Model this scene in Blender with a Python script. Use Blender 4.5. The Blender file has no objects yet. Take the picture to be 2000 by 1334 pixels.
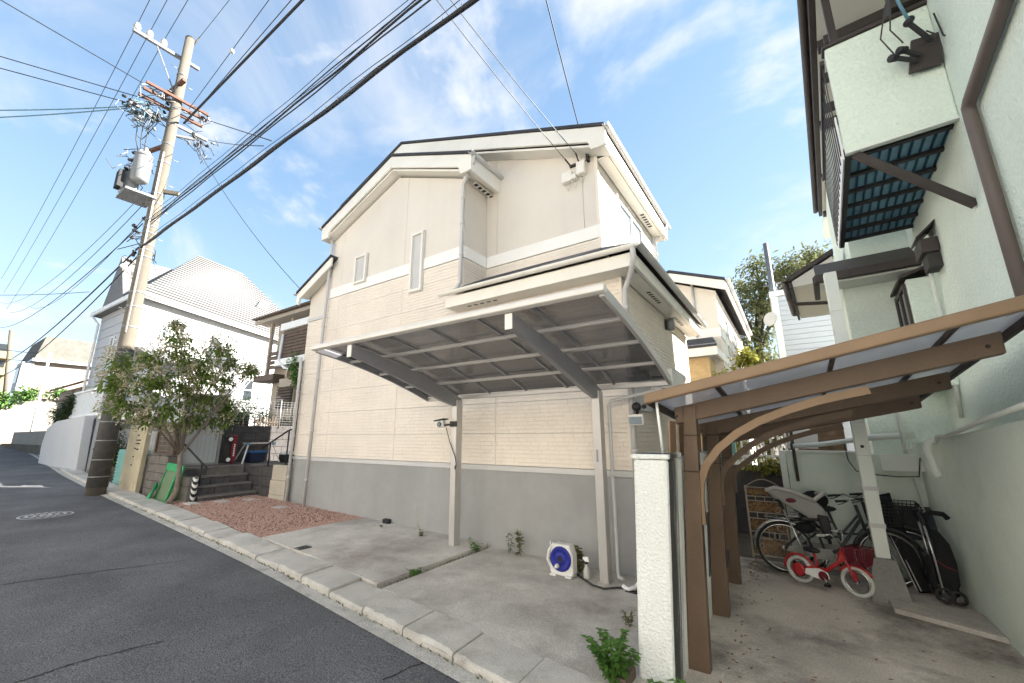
import bpy, bmesh, math, random
from mathutils import Vector, Matrix
random.seed(7)
R = math.radians
sc = bpy.context.scene
col = sc.collection

# ---------------------------------------------------------------- camera
CF, CP, CYAW, CROLL, CH = 800.0, R(12.8), R(33.7), R(-0.3), 1.6
_F0 = Vector((-math.sin(CYAW), math.cos(CYAW), 0)); _R0 = Vector((math.cos(CYAW), math.sin(CYAW), 0)); _U0 = Vector((0, 0, 1))
_F = _F0*math.cos(CP)+_U0*math.sin(CP); _U = _U0*math.cos(CP)-_F0*math.sin(CP); _R = _R0
_R, _U = math.cos(CROLL)*_R+math.sin(CROLL)*_U, math.cos(CROLL)*_U-math.sin(CROLL)*_R
CAM = Vector((0, 0, CH))
cd = bpy.data.cameras.new('camera'); co = bpy.data.objects.new('camera', cd); col.objects.link(co)
cd.sensor_width = 36; cd.lens = 36*CF/2000; cd.clip_start = 0.05; cd.clip_end = 2000
co.matrix_world = Matrix(((_R.x, _U.x, -_F.x, 0), (_R.y, _U.y, -_F.y, 0), (_R.z, _U.z, -_F.z, CH), (0, 0, 0, 1)))
sc.camera = co

# ---------------------------------------------------------------- sky, sun, exposure
SUN_AZ, SUN_EL = 40.0, 28.5        # azimuth measured from +X towards +Y
w = bpy.data.worlds.new('World'); sc.world = w; w.use_nodes = True
nt = w.node_tree; nt.nodes.clear()
def wn(t, **k):
    n = nt.nodes.new(t)
    for a, b in k.items(): setattr(n, a, b)
    return n
out = wn('ShaderNodeOutputWorld'); bg = wn('ShaderNodeBackground'); bg.inputs[1].default_value = 0.112
sky = wn('ShaderNodeTexSky', sky_type='NISHITA', sun_disc=False, sun_elevation=R(SUN_EL), sun_rotation=R(90-SUN_AZ), altitude=60, air_density=1.0, dust_density=0.08, ozone_density=1.6)
tc = wn('ShaderNodeTexCoord'); sep = wn('ShaderNodeSeparateXYZ'); nt.links.new(tc.outputs['Generated'], sep.inputs[0])
# project the direction on a cloud layer: (x,y)/(z+0.12)
zz = wn('ShaderNodeMath', operation='ADD'); zz.inputs[1].default_value = 0.15; nt.links.new(sep.outputs[2], zz.inputs[0])
zm = wn('ShaderNodeMath', operation='MAXIMUM'); zm.inputs[1].default_value = 0.05; nt.links.new(zz.outputs[0], zm.inputs[0])
dx = wn('ShaderNodeMath', operation='DIVIDE'); dy = wn('ShaderNodeMath', operation='DIVIDE')
nt.links.new(sep.outputs[0], dx.inputs[0]); nt.links.new(sep.outputs[1], dy.inputs[0])
nt.links.new(zm.outputs[0], dx.inputs[1]); nt.links.new(zm.outputs[0], dy.inputs[1])
cb = wn('ShaderNodeCombineXYZ'); nt.links.new(dx.outputs[0], cb.inputs[0]); nt.links.new(dy.outputs[0], cb.inputs[1])
def cloud(scale, rot, sx, sy, loc, lo, hi, det=9, dist=0.7):
    mp = wn('ShaderNodeMapping'); mp.inputs['Rotation'].default_value = (0, 0, R(rot)); mp.inputs['Scale'].default_value = (sx, sy, 1); mp.inputs['Location'].default_value = loc
    nt.links.new(cb.outputs[0], mp.inputs[0])
    n = wn('ShaderNodeTexNoise'); n.inputs['Scale'].default_value = scale; n.inputs['Detail'].default_value = det; n.inputs['Roughness'].default_value = 0.56; n.inputs['Distortion'].default_value = dist
    nt.links.new(mp.outputs[0], n.inputs[0])
    r = wn('ShaderNodeMapRange', interpolation_type='SMOOTHSTEP'); r.inputs[1].default_value = lo; r.inputs[2].default_value = hi
    nt.links.new(n.outputs[0], r.inputs[0]); return r
c1 = cloud(0.75, 25, 1.0, 1.7, (9.1, 3.3, 0), 0.46, 0.76, 10, 0.9)
c2 = cloud(1.7, -20, 1.0, 1.0, (8.3, 4.3, 2.3), 0.55, 0.70, 8, 0.25)
mx = wn('ShaderNodeMath', operation='MAXIMUM'); nt.links.new(c1.outputs[0], mx.inputs[0]); nt.links.new(c2.outputs[0], mx.inputs[1])
ml = wn('ShaderNodeMath', operation='MULTIPLY'); ml.inputs[1].default_value = 0.85; nt.links.new(mx.outputs[0], ml.inputs[0])
tint = wn('ShaderNodeMixRGB', blend_type='MULTIPLY'); tint.inputs[0].default_value = 1; tint.inputs[2].default_value = (0.87, 0.965, 1.06, 1); 
# soft shoulder on the bright horizon, as a camera renders it: c / (1 + k c)
sm = wn('ShaderNodeMixRGB', blend_type='MULTIPLY'); sm.inputs[0].default_value = 1; sm.inputs[2].default_value = (0.30, 0.30, 0.30, 1); nt.links.new(sky.outputs[0], sm.inputs[1])
sa = wn('ShaderNodeMixRGB', blend_type='ADD'); sa.inputs[0].default_value = 1; sa.inputs[2].default_value = (1, 1, 1, 1); nt.links.new(sm.outputs[0], sa.inputs[1])
sd = wn('ShaderNodeMixRGB', blend_type='DIVIDE'); sd.inputs[0].default_value = 1; nt.links.new(sky.outputs[0], sd.inputs[1]); nt.links.new(sa.outputs[0], sd.inputs[2])
nt.links.new(sd.outputs[0], tint.inputs[1])
mixc = wn('ShaderNodeMixRGB'); nt.links.new(ml.outputs[0], mixc.inputs[0]); nt.links.new(tint.outputs[0], mixc.inputs[1]); mixc.inputs[2].default_value = (1.85, 1.88, 1.92, 1)
nt.links.new(mixc.outputs[0], bg.inputs[0]); nt.links.new(bg.outputs[0], out.inputs[0])

sl = bpy.data.lights.new('sun', 'SUN'); so = bpy.data.objects.new('sun', sl); col.objects.link(so)
sl.energy = 5.0; sl.angle = R(0.55); sl.color = (1.0, 0.945, 0.87)
sdir = Vector((math.cos(R(SUN_AZ))*math.cos(R(SUN_EL)), math.sin(R(SUN_AZ))*math.cos(R(SUN_EL)), math.sin(R(SUN_EL))))
so.rotation_euler = sdir.to_track_quat('Z', 'Y').to_euler(); so.location = (20, 20, 30)
sc.view_settings.view_transform = 'Standard'; sc.view_settings.look = 'None'; sc.view_settings.gamma = 1
sc.view_settings.exposure = 2.44; sc.view_settings.use_curve_mapping = False
sc.render.resolution_x = 1024; sc.render.resolution_y = 683

# ---------------------------------------------------------------- helpers
def _ray(x, y): return _F+_R*((x-1000)/CF)+_U*((667-y)/CF)
def py(x, y, Y): d = _ray(x, y); return CAM+d*(Y/d.y)          # photo pixel -> point on a wall Y
def px(x, y, X): d = _ray(x, y); return CAM+d*(X/d.x)
def pz(x, y, Z): d = _ray(x, y); return CAM+d*((Z-CH)/d.z)
def gz(x): return -0.125-0.027*max(-70, min(x, 6))             # the street climbs to the left
def pg(x, y):
    d = _ray(x, y); n = Vector((.027, 0, 1)); return CAM+d*((Vector((0, 0, -.125))-CAM).dot(n)/d.dot(n))
V = Vector

class B:
    def __init__(s): s.v = []; s.f = []; s.sm = []
    def add(s, vs, fs, sm=False):
        o = len(s.v); s.v += [tuple(p) for p in vs]; s.f += [tuple(i+o for i in f) for f in fs]; s.sm += [sm]*len(fs); return s
    def ob(s, o, a, b, c):
        o, a, b, c = V(o), V(a), V(b), V(c)
        return s.add([o, o+a, o+a+b, o+b, o+c, o+a+c, o+a+b+c, o+b+c], [(0, 3, 2, 1), (4, 5, 6, 7), (0, 1, 5, 4), (1, 2, 6, 5), (2, 3, 7, 6), (3, 0, 4, 7)])
    def box(s, x0, x1, y0, y1, z0, z1): return s.ob((x0, y0, z0), (x1-x0, 0, 0), (0, y1-y0, 0), (0, 0, z1-z0))
    def beam(s, p, q, w, h, up=(0, 0, 1)):
        p, q = V(p), V(q); d = (q-p); a = d.normalized(); sd = a.cross(V(up))
        if sd.length < 1e-4: sd = a.cross(V((0, 1, 0)))
        sd.normalize(); u = sd.cross(a)
        return s.ob(p-sd*w/2-u*h/2, d, sd*w, u*h)
    def poly(s, pts, ext):
        n = len(pts); e = V(ext); a = [V(p) for p in pts]
        return s.add(a+[p+e for p in a], [tuple(range(n))[::-1], tuple(range(n, 2*n))]+[(i, (i+1) % n, n+(i+1) % n, n+i) for i in range(n)])
    def tube(s, pts, r, n=8, cap=True, closed=False):
        pts = [V(p) for p in pts]; m = len(pts); rs = r if isinstance(r, (list, tuple)) else [r]*m
        vs = []; prev = None
        for i, p in enumerate(pts):
            t = (pts[(i+1) % m]-pts[i-1]) if closed else (pts[min(i+1, m-1)]-pts[max(i-1, 0)])
            t.normalize()
            if prev is None:
                u = t.cross(V((0, 0, 1)))
                if u.length < 1e-3: u = t.cross(V((0, 1, 0)))
            else: u = prev-t*prev.dot(t)
            u.normalize(); prev = u; w_ = t.cross(u)
            vs += [p+(u*math.cos(2*math.pi*k/n)+w_*math.sin(2*math.pi*k/n))*rs[i] for k in range(n)]
        fs = []
        for i in range(m if closed else m-1):
            a, b = i*n, ((i+1) % m)*n
            fs += [(a+k, a+(k+1) % n, b+(k+1) % n, b+k) for k in range(n)]
        s.add(vs, fs, True)
        if cap and not closed:
            o = len(s.v)-m*n; s.f += [tuple(o+k for k in range(n))[::-1], tuple(o+(m-1)*n+k for k in range(n))]; s.sm += [False]*2
        return s
    def cyl(s, p, q, r0, r1=None, n=12): return s.tube([p, q], [r0, r0 if r1 is None else r1], n)
    def lathe(s, c, prof, n=16, axis=(0, 0, 1)):
        c = V(c); ax = V(axis).normalized(); u = ax.cross(V((1, 0, 0)))
        if u.length < .1: u = ax.cross(V((0, 1, 0)))
        u.normalize(); w_ = ax.cross(u); vs = []
        for r, z in prof: vs += [c+ax*z+(u*math.cos(2*math.pi*k/n)+w_*math.sin(2*math.pi*k/n))*max(r, 1e-4) for k in range(n)]
        fs = [(i*n+k, i*n+(k+1) % n, (i+1)*n+(k+1) % n, (i+1)*n+k) for i in range(len(prof)-1) for k in range(n)]
        s.add(vs, fs, True); o = len(s.v)-len(prof)*n
        s.f += [tuple(o+k for k in range(n))[::-1], tuple(o+(len(prof)-1)*n+k for k in range(n))]; s.sm += [False]*2
        return s
    def sph(s, c, r, n=10, m=7):
        r = r if isinstance(r, (tuple, list)) else (r, r, r); c = V(c); vs = []
        for i in range(m+1):
            t = math.pi*i/m; q = max(math.sin(t), .02)
            vs += [c+V((r[0]*q*math.cos(2*math.pi*k/n), r[1]*q*math.sin(2*math.pi*k/n), r[2]*math.cos(t))) for k in range(n)]
        return s.add(vs, [(i*n+k, (i+1)*n+k, (i+1)*n+(k+1) % n, i*n+(k+1) % n) for i in range(m) for k in range(n)]+[tuple(range(n)), tuple(m*n+k for k in range(n))[::-1]], True)
    def quad(s, a, b, c, d): return s.add([a, b, c, d], [(0, 1, 2, 3)])

ORG = {}
def tag(o, label=None, cat=None, grp=None, kind=None):
    if label: o['label'] = label
    if cat: o['category'] = cat
    if grp: o['group'] = grp
    if kind: o['kind'] = kind
    return o
def thing(name, label, cat, loc=(0, 0, 0), grp=None):
    o = bpy.data.objects.new(name, None); o.empty_display_size = .2; col.objects.link(o); o.location = loc; ORG[o.name] = V(loc)
    return tag(o, label, cat, grp)
def mk(name, b, mat, par=None, bev=0, label=None, cat=None, grp=None, kind=None, recalc=True):
    og = ORG[par.name] if par is not None else V((0, 0, 0))
    if par is None and kind is None and b.v:                       # lone things get their origin at their base
        n = len(b.v); og = V((sum(p[0] for p in b.v)/n, sum(p[1] for p in b.v)/n, min(p[2] for p in b.v)))
    me = bpy.data.meshes.new(name); me.from_pydata([(p[0]-og.x, p[1]-og.y, p[2]-og.z) for p in b.v], [], b.f)
    me.polygons.foreach_set('use_smooth', b.sm)
    if recalc:
        bm = bmesh.new(); bm.from_mesh(me); bmesh.ops.recalc_face_normals(bm, faces=bm.faces); bm.to_mesh(me); bm.free()
    me.materials.append(mat)
    o = bpy.data.objects.new(name, me); col.objects.link(o)
    if par is not None: o.parent = par; ORG[o.name] = og
    else: o.location = og; ORG[o.name] = og
    if bev:
        m = o.modifiers.new('bevel', 'BEVEL'); m.width = bev; m.segments = 2; m.limit_method = 'ANGLE'; m.angle_limit = R(40)
    return tag(o, label, cat, grp, kind)
def inst(src, par, loc, rz=0, name=None):
    o = src.copy(); col.objects.link(o); o.parent = par; o.location = V(loc)-(ORG[par.name] if par is not None else V((0, 0, 0))); o.rotation_euler = (0, 0, rz)
    if name: o.name = name
    return o
def copy_tree(root, loc, rz=None, **kw):
    def rec(o, par):
        c = o.copy(); col.objects.link(c); c.parent = par
        for ch in list(o.children): rec(ch, c)
        return c
    c = rec(root, None); c.location = loc; ORG[c.name] = V(loc)
    if rz is not None: c.rotation_euler = (0, 0, rz)
    return tag(c, **kw)

# ---------------------------------------------------------------- materials
def M(name, c, rough=.8, var=.12, vs=3.0, bump=0, bs=60, metal=0, c2=None, spec=.3, fine=0, coords='pos', stretch=None, dirt=0, dirtc=(.06, .055, .045), dirts=2.2, streak=False, dlo=.5, dhi=.72):
    m = bpy.data.materials.new(name); m.use_nodes = True; t = m.node_tree; n = t.nodes; L = t.links.new
    p = n['Principled BSDF']; p.inputs['Roughness'].default_value = rough; p.inputs['Metallic'].default_value = metal; p.inputs['Specular IOR Level'].default_value = spec
    g = n.new('ShaderNodeNewGeometry') if coords == 'pos' else n.new('ShaderNodeTexCoord')
    src = g.outputs['Position'] if coords == 'pos' else g.outputs['Object']
    if stretch:
        mp = n.new('ShaderNodeMapping'); mp.inputs['Scale'].default_value = stretch; L(src, mp.inputs[0]); src2 = mp.outputs[0]
    else: src2 = src
    no = n.new('ShaderNodeTexNoise'); no.inputs['Scale'].default_value = vs; no.inputs['Detail'].default_value = 8; no.inputs['Roughness'].default_value = .62; L(src2, no.inputs[0])
    mr = n.new('ShaderNodeMapRange'); mr.inputs[1].default_value = .3; mr.inputs[2].default_value = .7; L(no.outputs[0], mr.inputs[0])
    mix = n.new('ShaderNodeMixRGB'); L(mr.outputs[0], mix.inputs[0])
    k = c2 if c2 else tuple(min(1, x*(1+var)) for x in c)
    mix.inputs[1].default_value = (*[x*(1-var) for x in c], 1); mix.inputs[2].default_value = (*k, 1)
    last = mix.outputs[0]
    if fine:
        f = n.new('ShaderNodeTexNoise'); f.inputs['Scale'].default_value = bs; f.inputs['Detail'].default_value = 4; L(src, f.inputs[0])
        fr = n.new('ShaderNodeMapRange'); fr.inputs[1].default_value = .3; fr.inputs[2].default_value = .7; fr.inputs[3].default_value = 1-fine; fr.inputs[4].default_value = 1+fine; L(f.outputs[0], fr.inputs[0])
        mm = n.new('ShaderNodeMixRGB'); mm.blend_type = 'MULTIPLY'; mm.inputs[0].default_value = 1; L(last, mm.inputs[1]); L(fr.outputs[0], mm.inputs[2]); last = mm.outputs[0]
    if dirt:
        dm = n.new('ShaderNodeMapping'); L(src, dm.inputs[0]); dm.inputs['Scale'].default_value = (7, 7, .35) if streak else (1, 1, 1)
        d = n.new('ShaderNodeTexNoise'); d.inputs['Scale'].default_value = dirts; d.inputs['Detail'].default_value = 9; d.inputs['Roughness'].default_value = .68; L(dm.outputs[0], d.inputs[0])
        dr = n.new('ShaderNodeMapRange'); dr.inputs[1].default_value = dlo; dr.inputs[2].default_value = dhi; dr.inputs[3].default_value = 0; dr.inputs[4].default_value = dirt; L(d.outputs[0], dr.inputs[0])
        dx_ = n.new('ShaderNodeMixRGB'); L(dr.outputs[0], dx_.inputs[0]); L(last, dx_.inputs[1]); dx_.inputs[2].default_value = (*dirtc, 1); last = dx_.outputs[0]
    L(last, p.inputs['Base Color'])
    if bump:
        bn = n.new('ShaderNodeTexNoise'); bn.inputs['Scale'].default_value = bs; bn.inputs['Detail'].default_value = 6; L(src, bn.inputs[0])
        bu = n.new('ShaderNodeBump'); bu.inputs['Strength'].default_value = min(1, bump); bu.inputs['Distance'].default_value = .02*max(1, bump); L(bn.outputs[0], bu.inputs['Height']); L(bu.outputs[0], p.inputs['Normal'])
    return m
def sheet(name, c, tr, gl=.06, rough=.1, transl=0):
    """clear or smoky plastic: part see-through, part glossy, part scattering"""
    m = bpy.data.materials.new(name); m.use_nodes = True; t = m.node_tree; n = t.nodes; n.clear(); L = t.links.new
    o = n.new('ShaderNodeOutputMaterial'); tr_ = n.new('ShaderNodeBsdfTransparent'); tr_.inputs[0].default_value = (*tr, 1)
    gls = n.new('ShaderNodeBsdfGlossy'); gls.inputs['Roughness'].default_value = rough; gls.inputs[0].default_value = (.9, .9, .9, 1)
    df = n.new('ShaderNodeBsdfDiffuse'); df.inputs[0].default_value = (*c, 1); tl = n.new('ShaderNodeBsdfTranslucent'); tl.inputs[0].default_value = (*c, 1)
    m1 = n.new('ShaderNodeMixShader'); m1.inputs[0].default_value = .5; L(df.outputs[0], m1.inputs[1]); L(tl.outputs[0], m1.inputs[2])
    m2 = n.new('ShaderNodeMixShader'); m2.inputs[0].default_value = transl; L(tr_.outputs[0], m2.inputs[1]); L(m1.outputs[0], m2.inputs[2])
    lwn = n.new('ShaderNodeLayerWeight'); lwn.inputs[0].default_value = .5; pw = n.new('ShaderNodeMath'); pw.operation = 'POWER'; pw.inputs[1].default_value = 4; L(lwn.outputs['Facing'], pw.inputs[0]); fr = n.new('ShaderNodeMath'); fr.operation = 'MULTIPLY'; fr.inputs[1].default_value = .55; L(pw.outputs[0], fr.inputs[0])
    m3 = n.new('ShaderNodeMixShader'); L(fr.outputs[0], m3.inputs[0]); L(m2.outputs[0], m3.inputs[1]); L(gls.outputs[0], m3.inputs[2])
    L(m3.outputs[0], o.inputs[0]); return m
def glassm(name, c=(.03, .035, .04), rough=.05):
    m = bpy.data.materials.new(name); m.use_nodes = True; p = m.node_tree.nodes['Principled BSDF']
    p.inputs['Base Color'].default_value = (*c, 1); p.inputs['Roughness'].default_value = rough; p.inputs['Specular IOR Level'].default_value = .6; return m
MT = {}
def mt(k, *a, **kw):
    MT[k] = M(k, *a, **kw); return MT[k]
mt('siding', (.79, .715, .625), .85, .07, 1.2, .25, 140, fine=.05, dirt=.12, dirtc=(.55, .46, .37), dirts=1.3, streak=True)
mt('stucco', (.74, .685, .61), .9, .05, .8, .5, 170, fine=.04, dirt=.10, dirtc=(.52, .48, .42), dirts=.55, streak=True)
mt('band', (.84, .82, .78), .7, .04, .9, .15, 120)
mt('trim', (.80, .77, .70), .55, .05, 1.5)
mt('found', (.35, .35, .345), .9, .12, 1.1, .4, 130, fine=.06, dirt=.28, dirtc=(.28, .275, .25), dirts=.7, streak=True, dlo=.46, dhi=.75)
mt('roof', (.05, .052, .06), .75, .25, 4, .5, 90)
mt('pipe', (.55, .54, .53), .5, .08, 2)
mt('alum', (.50, .48, .455), .38, .05, 3, metal=.35, spec=.4)
mt('alumlight', (.66, .63, .58), .4, .05, 3, metal=.2)
mt('armgrey', (.27, .27, .28), .45, .05, 3, metal=.3)
mt('black', (.025, .025, .027), .5, .15, 8)
mt('dark', (.05, .048, .045), .7, .2, 6)
mt('whitep', (.80, .80, .78), .5, .05, 3)
mt('asphalt', (.105, .106, .112), .9, .2, .8, .8, 90, fine=.65, c2=(.15, .151, .156), dirt=.45, dirtc=(.05, .05, .052), dirts=.55)
mt('conc', (.53, .50, .45), .9, .2, 1.6, .35, 60, fine=.16, dirt=.8, dirtc=(.25, .205, .18), dirts=.9, dlo=.45, dhi=.68)
mt('kerb', (.50, .475, .43), .92, .15, 2.5, .5, 110, fine=.14, dirt=.5, dirtc=(.16, .14, .11), dirts=2.4)
mt('gutter', (.47, .45, .41), .92, .15, 3, .5, 90, fine=.3, dirt=.6, dirtc=(.13, .12, .1), dirts=5)
mt('earth', (.11, .095, .075), .95, .3, 3, .6, 60)
mt('glass_white', (.36, .43, .45), .08, .12, 3, spec=.8)
MT['glass'] = glassm('window_glass'); MT['glass_blue'] = glassm('window_glass_pale', (.22, .27, .3), .08)
MT['smoke'] = sheet('smoky_polycarbonate', (.20, .20, .21), (.38, .38, .39), transl=.025, rough=.12)
MT['clear'] = sheet('frosted_polycarbonate', (.74, .735, .77), (.78, .78, .80), transl=.55, rough=.25)
# ================================================================ SETTING
KX = [-70, -44, -29.6, -19.5, -13.6, -8.2, -5.4, -2.26, 4, 14]
KY = [9.0, 5.2, 4.24, 3.5, 3.21, 3.02, 2.90, 2.64, 2.1, 1.2]
def yk(x):
    for i in range(len(KX)-1):
        if x <= KX[i+1]: return KY[i]+(KY[i+1]-KY[i])*(x-KX[i])/(KX[i+1]-KX[i])
    return KY[-1]
b = B(); N = 60
xs = [-400, -250, -150, -100]+[-70+i*2 for i in range(46)]+[40, 80, 150, 300]
ys = [-300, -150, -60, -20, -6, 0, 2, 4, 6, 9, 14, 25, 60, 150, 400]
for x in xs:
    for y in ys: b.v.append((x, y, gz(x)-.05))
for i in range(len(xs)-1):
    for j in range(len(ys)-1):
        a = i*len(ys)+j; b.f.append((a, a+len(ys), a+len(ys)+1, a+1)); b.sm.append(False)
mk('ground', b, MT['earth'], kind='structure')
b = B(); rx = [-60+i*1.0 for i in range(75)]
def strip(b, fx0, fx1, dz, x0=-60, x1=14, n=74):
    for i in range(n+1):
        x = x0+(x1-x0)*i/n; b.v += [(x, fx0(x), gz(x)+dz), (x, fx1(x), gz(x)+dz)]
    k = len(b.v)-2*(n+1)
    for i in range(n): b.f.append((k+2*i, k+2*i+2, k+2*i+3, k+2*i+1)); b.sm.append(False)
strip(b, lambda x: -3.6, lambda x: yk(x)-.10, 0)
mk('road', b, MT['asphalt'], kind='structure')
b = B(); strip(b, lambda x: yk(x)-.115, lambda x: yk(x)+.02, .006)
mk('gutter_strip', b, MT['gutter'], kind='structure')
# road seams: tar filled cracks lying across the asphalt
mt('tar', (.03, .03, .032), .9, .2, 30)
def crack(pts, wd, name='road_seam'):
    b = B(); q = []
    for i in range(len(pts)-1):
        for k in range(14):
            t = k/14; p = pts[i].lerp(pts[i+1], t); q.append(p+V((random.uniform(-.012, .012), random.uniform(-.012, .012), 0)))
    for i in range(len(q)-1):
        d = (q[i+1]-q[i]).normalized(); s_ = V((-d.y, d.x, 0))*wd*random.uniform(.4, 1.0)/2
        b.quad(q[i]-s_, q[i+1]-s_, q[i+1]+s_, q[i]+s_)
    b.v = [(p[0], p[1], gz(p[0])+.004) for p in b.v]
    return mk(name, b, MT['tar'], kind='structure')
crack([pg(0, 1143), pg(150, 1122), pg(380, 1093)], .022)
crack([pg(30, 1334), pg(160, 1292), pg(330, 1250)], .02)
crack([pg(745, 1330), pg(850, 1283)], .015)
# manhole cover: pale ring with a cast pattern
mh = pg(90, 1007); t = thing('manhole_cover', 'pale round cast manhole cover set in the asphalt road', 'manhole', mh)
mt('mhole', (.42, .42, .42), .6, .2, 12, .3, 60); mt('mholed', (.10, .10, .10), .7, .2, 12)
gx = V((1, 0, -.027))
def gdisc(b, c, r, dz, n=36):
    vs = [V(c)+gx*(r*math.cos(2*math.pi*k/n))+V((0, r*math.sin(2*math.pi*k/n), dz)) for k in range(n)]
    b.add(vs, [tuple(range(n))])
b = B(); gdisc(b, mh, .36, .006); mk('rim', b, MT['mhole'], t)
b = B(); gdisc(b, mh, .325, .009); mk('plate', b, MT['mholed'], t)
b = B()
for rr, k in ((.07, 6), (.16, 10), (.25, 16)):
    for i in range(k):
        a = 2*math.pi*i/k+rr; p = V(mh)+gx*(rr*math.cos(a))+V((0, rr*math.sin(a), .009)); b.lathe(p, [(.032, 0), (.026, .006)], 8)
mk('cast_pattern', b, MT['mhole'], t, kind='stuff')
# kerb of single stones
kb = mk('kerb', (lambda q: (strip(q, lambda x: yk(x)+.03, lambda x: yk(x)+.40, .035, -40, 6, 60), q)[1])(B()), MT['kerb'], kind='structure')
x = 1.9
while x > -21:
    Lk = .60 if x > -12 else 1.2
    x0 = x-Lk+.012; y0, y1 = yk(x0)+.025, yk(x)+.025
    h = .062+random.uniform(-.012, .012); dp = .385+random.uniform(-.01, .01); tl = random.uniform(-.008, .008)
    b = B(); ns = 7                                      # front edge chipped unevenly
    for i in range(ns+1):
        f = i/ns; X = x0+(x-x0)*f; yf = y0+(y1-y0)*f; g_ = gz(X); ch = random.choice((0, 0, .004, .012, .028)); hh = h+tl*(1-2*f)
        b.v += [(X, yf, g_-.1), (X, yf+ch*.4, g_+hh-.016-ch*.5), (X, yf+.016+ch, g_+hh), (X, yf+dp, g_+hh+.012), (X, yf+dp, g_-.1)]
    for i in range(ns):
        k = 5*i
        for q in range(5): b.f.append((k+q, k+(q+1) % 5, k+5+(q+1) % 5, k+5+q)); b.sm.append(False)
    b.f += [(0, 1, 2, 3, 4), tuple(5*ns+q for q in (4, 3, 2, 1, 0))]; b.sm += [False]*2
    mk('kerb_stone', b, MT['kerb'], kb, bev=.006); x -= Lk+.006
# parking slabs of concrete
def slab(x0, x1, h, y1=5.15, name='concrete_slab', mat='conc'):
    b = B(); n = 8
    for i in range(n+1):
        X = x0+(x1-x0)*i/n; b.v += [(X, yk(X)+.425, gz(X)-.08), (X, y1, gz(X)-.08), (X, y1, gz(X)+h), (X, yk(X)+.425, gz(X)+h)]
    for i in range(n):
        k = 4*i
        for q in range(4): b.f.append((k+q, k+(q+1) % 4, k+4+(q+1) % 4, k+4+q)); b.sm.append(False)
    b.f += [(0, 1, 2, 3), (4*n+3, 4*n+2, 4*n+1, 4*n)]; b.sm += [False]*2
    return mk(name, b, MT[mat], kind='structure', bev=.008)
slab(-6.72, -3.88, .085); slab(-3.79, -1.04, .06)
mt('lotconc', (.54, .49, .43), .92, .22, 1.3, .4, 60, fine=.18, dirt=.9, dirtc=(.09, .08, .07), dirts=1.0, dlo=.47, dhi=.68)
b = B(); b.box(-.88, 1.27, 1.9, 7.05, -.3, -.1); mk('carport_floor', b, MT['lotconc'], kind='structure')
# red gravel bed
mt('gravelbase', (.30, .19, .15), .95, .3, 20, .8, 80); mt('gravel', (.42, .235, .185), .9, .3, 45, c2=(.60, .42, .35))
b = B()
for i in range(13):
    X = -11.3+(4.55)*i/12; b.v += [(X, yk(X)+.42, gz(X)+.05), (X, 5.15, gz(X)+.07)]
for i in range(12): b.f.append((2*i, 2*i+2, 2*i+3, 2*i+1)); b.sm.append(False)
mk('gravel_bed', b, MT['gravelbase'], kind='structure')
b = B(); rnd = random.Random(3)
for i in range(9000):
    X = rnd.uniform(-11.2, -6.75); y0 = yk(X)+.43; Y = rnd.uniform(y0, 5.14)
    if rnd.random() < .12: X = rnd.uniform(-7.0, -6.55)
    Z = gz(X)+.055+.02*(Y-y0)/1.7+rnd.uniform(-.004, .01); r = rnd.uniform(.011, .024); a = rnd.uniform(0, 6.3)
    ca, sa = math.cos(a)*r, math.sin(a)*r
    b.add([(X+ca, Y+sa, Z), (X-sa*.8, Y+ca*.8, Z+r*.2), (X-ca, Y-sa, Z), (X+sa*.8, Y-ca*.8, Z-r*.1), (X+r*.2, Y, Z+r*.75)], [(0, 1, 4), (1, 2, 4), (2, 3, 4), (3, 0, 4)])
tag(mk('gravel', b, MT['gravel'], kind='stuff', recalc=False), 'loose reddish gravel spread before the block steps', 'gravel')
# ================================================================ MAIN HOUSE
FY = 5.15
H = thing('cream_house', 'two storey cream house with brick pattern siding behind the grey carport', 'house', (-5, 5.2, 0))
b = B()
b.poly([(-8.5, FY+.03, -.3), (-1.68, FY+.03, -.3), (-1.68, FY+.03, 3.72), (-4.45, FY+.03, 3.72), (-4.45, FY+.03, 6.2), (-6.3, FY+.03, 6.98), (-8.5, FY+.03, 6.1)], (0, .64, 0))
b.box(-8.5, -1.68, FY+.67, 9.4, -.3, 3.72)
b.poly([(-8.5, 5.83, 3.72), (-2.15, 5.83, 3.72), (-2.15, 5.83, 6.2), (-6.7, 5.83, 7.9), (-8.5, 5.83, 7.1)], (0, 3.4, 0))
b.poly([(-9.45, 5.28, -.3), (-8.5, 5.28, -.3), (-8.5, 5.28, 5.45), (-9.45, 5.28, 4.95)], (0, 4, 0))
mk('wall', b, MT['stucco'], H)
# foundation of rendered concrete
b = B(); b.box(-8.5, -1.66, FY-.012, FY+.02, -.3, 1.085); b.box(-1.685, -1.66, FY+.021, 9.4, -.3, 1.085); b.box(-9.45, -8.5, 5.24, 5.27, -.3, 1.085); mk('foundation', b, MT['found'], H)
b = B(); b.box(-8.52, -1.63, FY-.035, FY+.02, 1.085, 1.105); b.box(-8.5, -1.65, FY-.02, FY+.02, 1.105, 1.155); b.box(-9.45, -8.53, 5.22, 5.26, 1.09, 1.15); b.box(-1.66, -1.63, FY+.021, 9.4, 1.085, 1.12)
mk('drip_rail', b, MT['pipe'], H)
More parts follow.
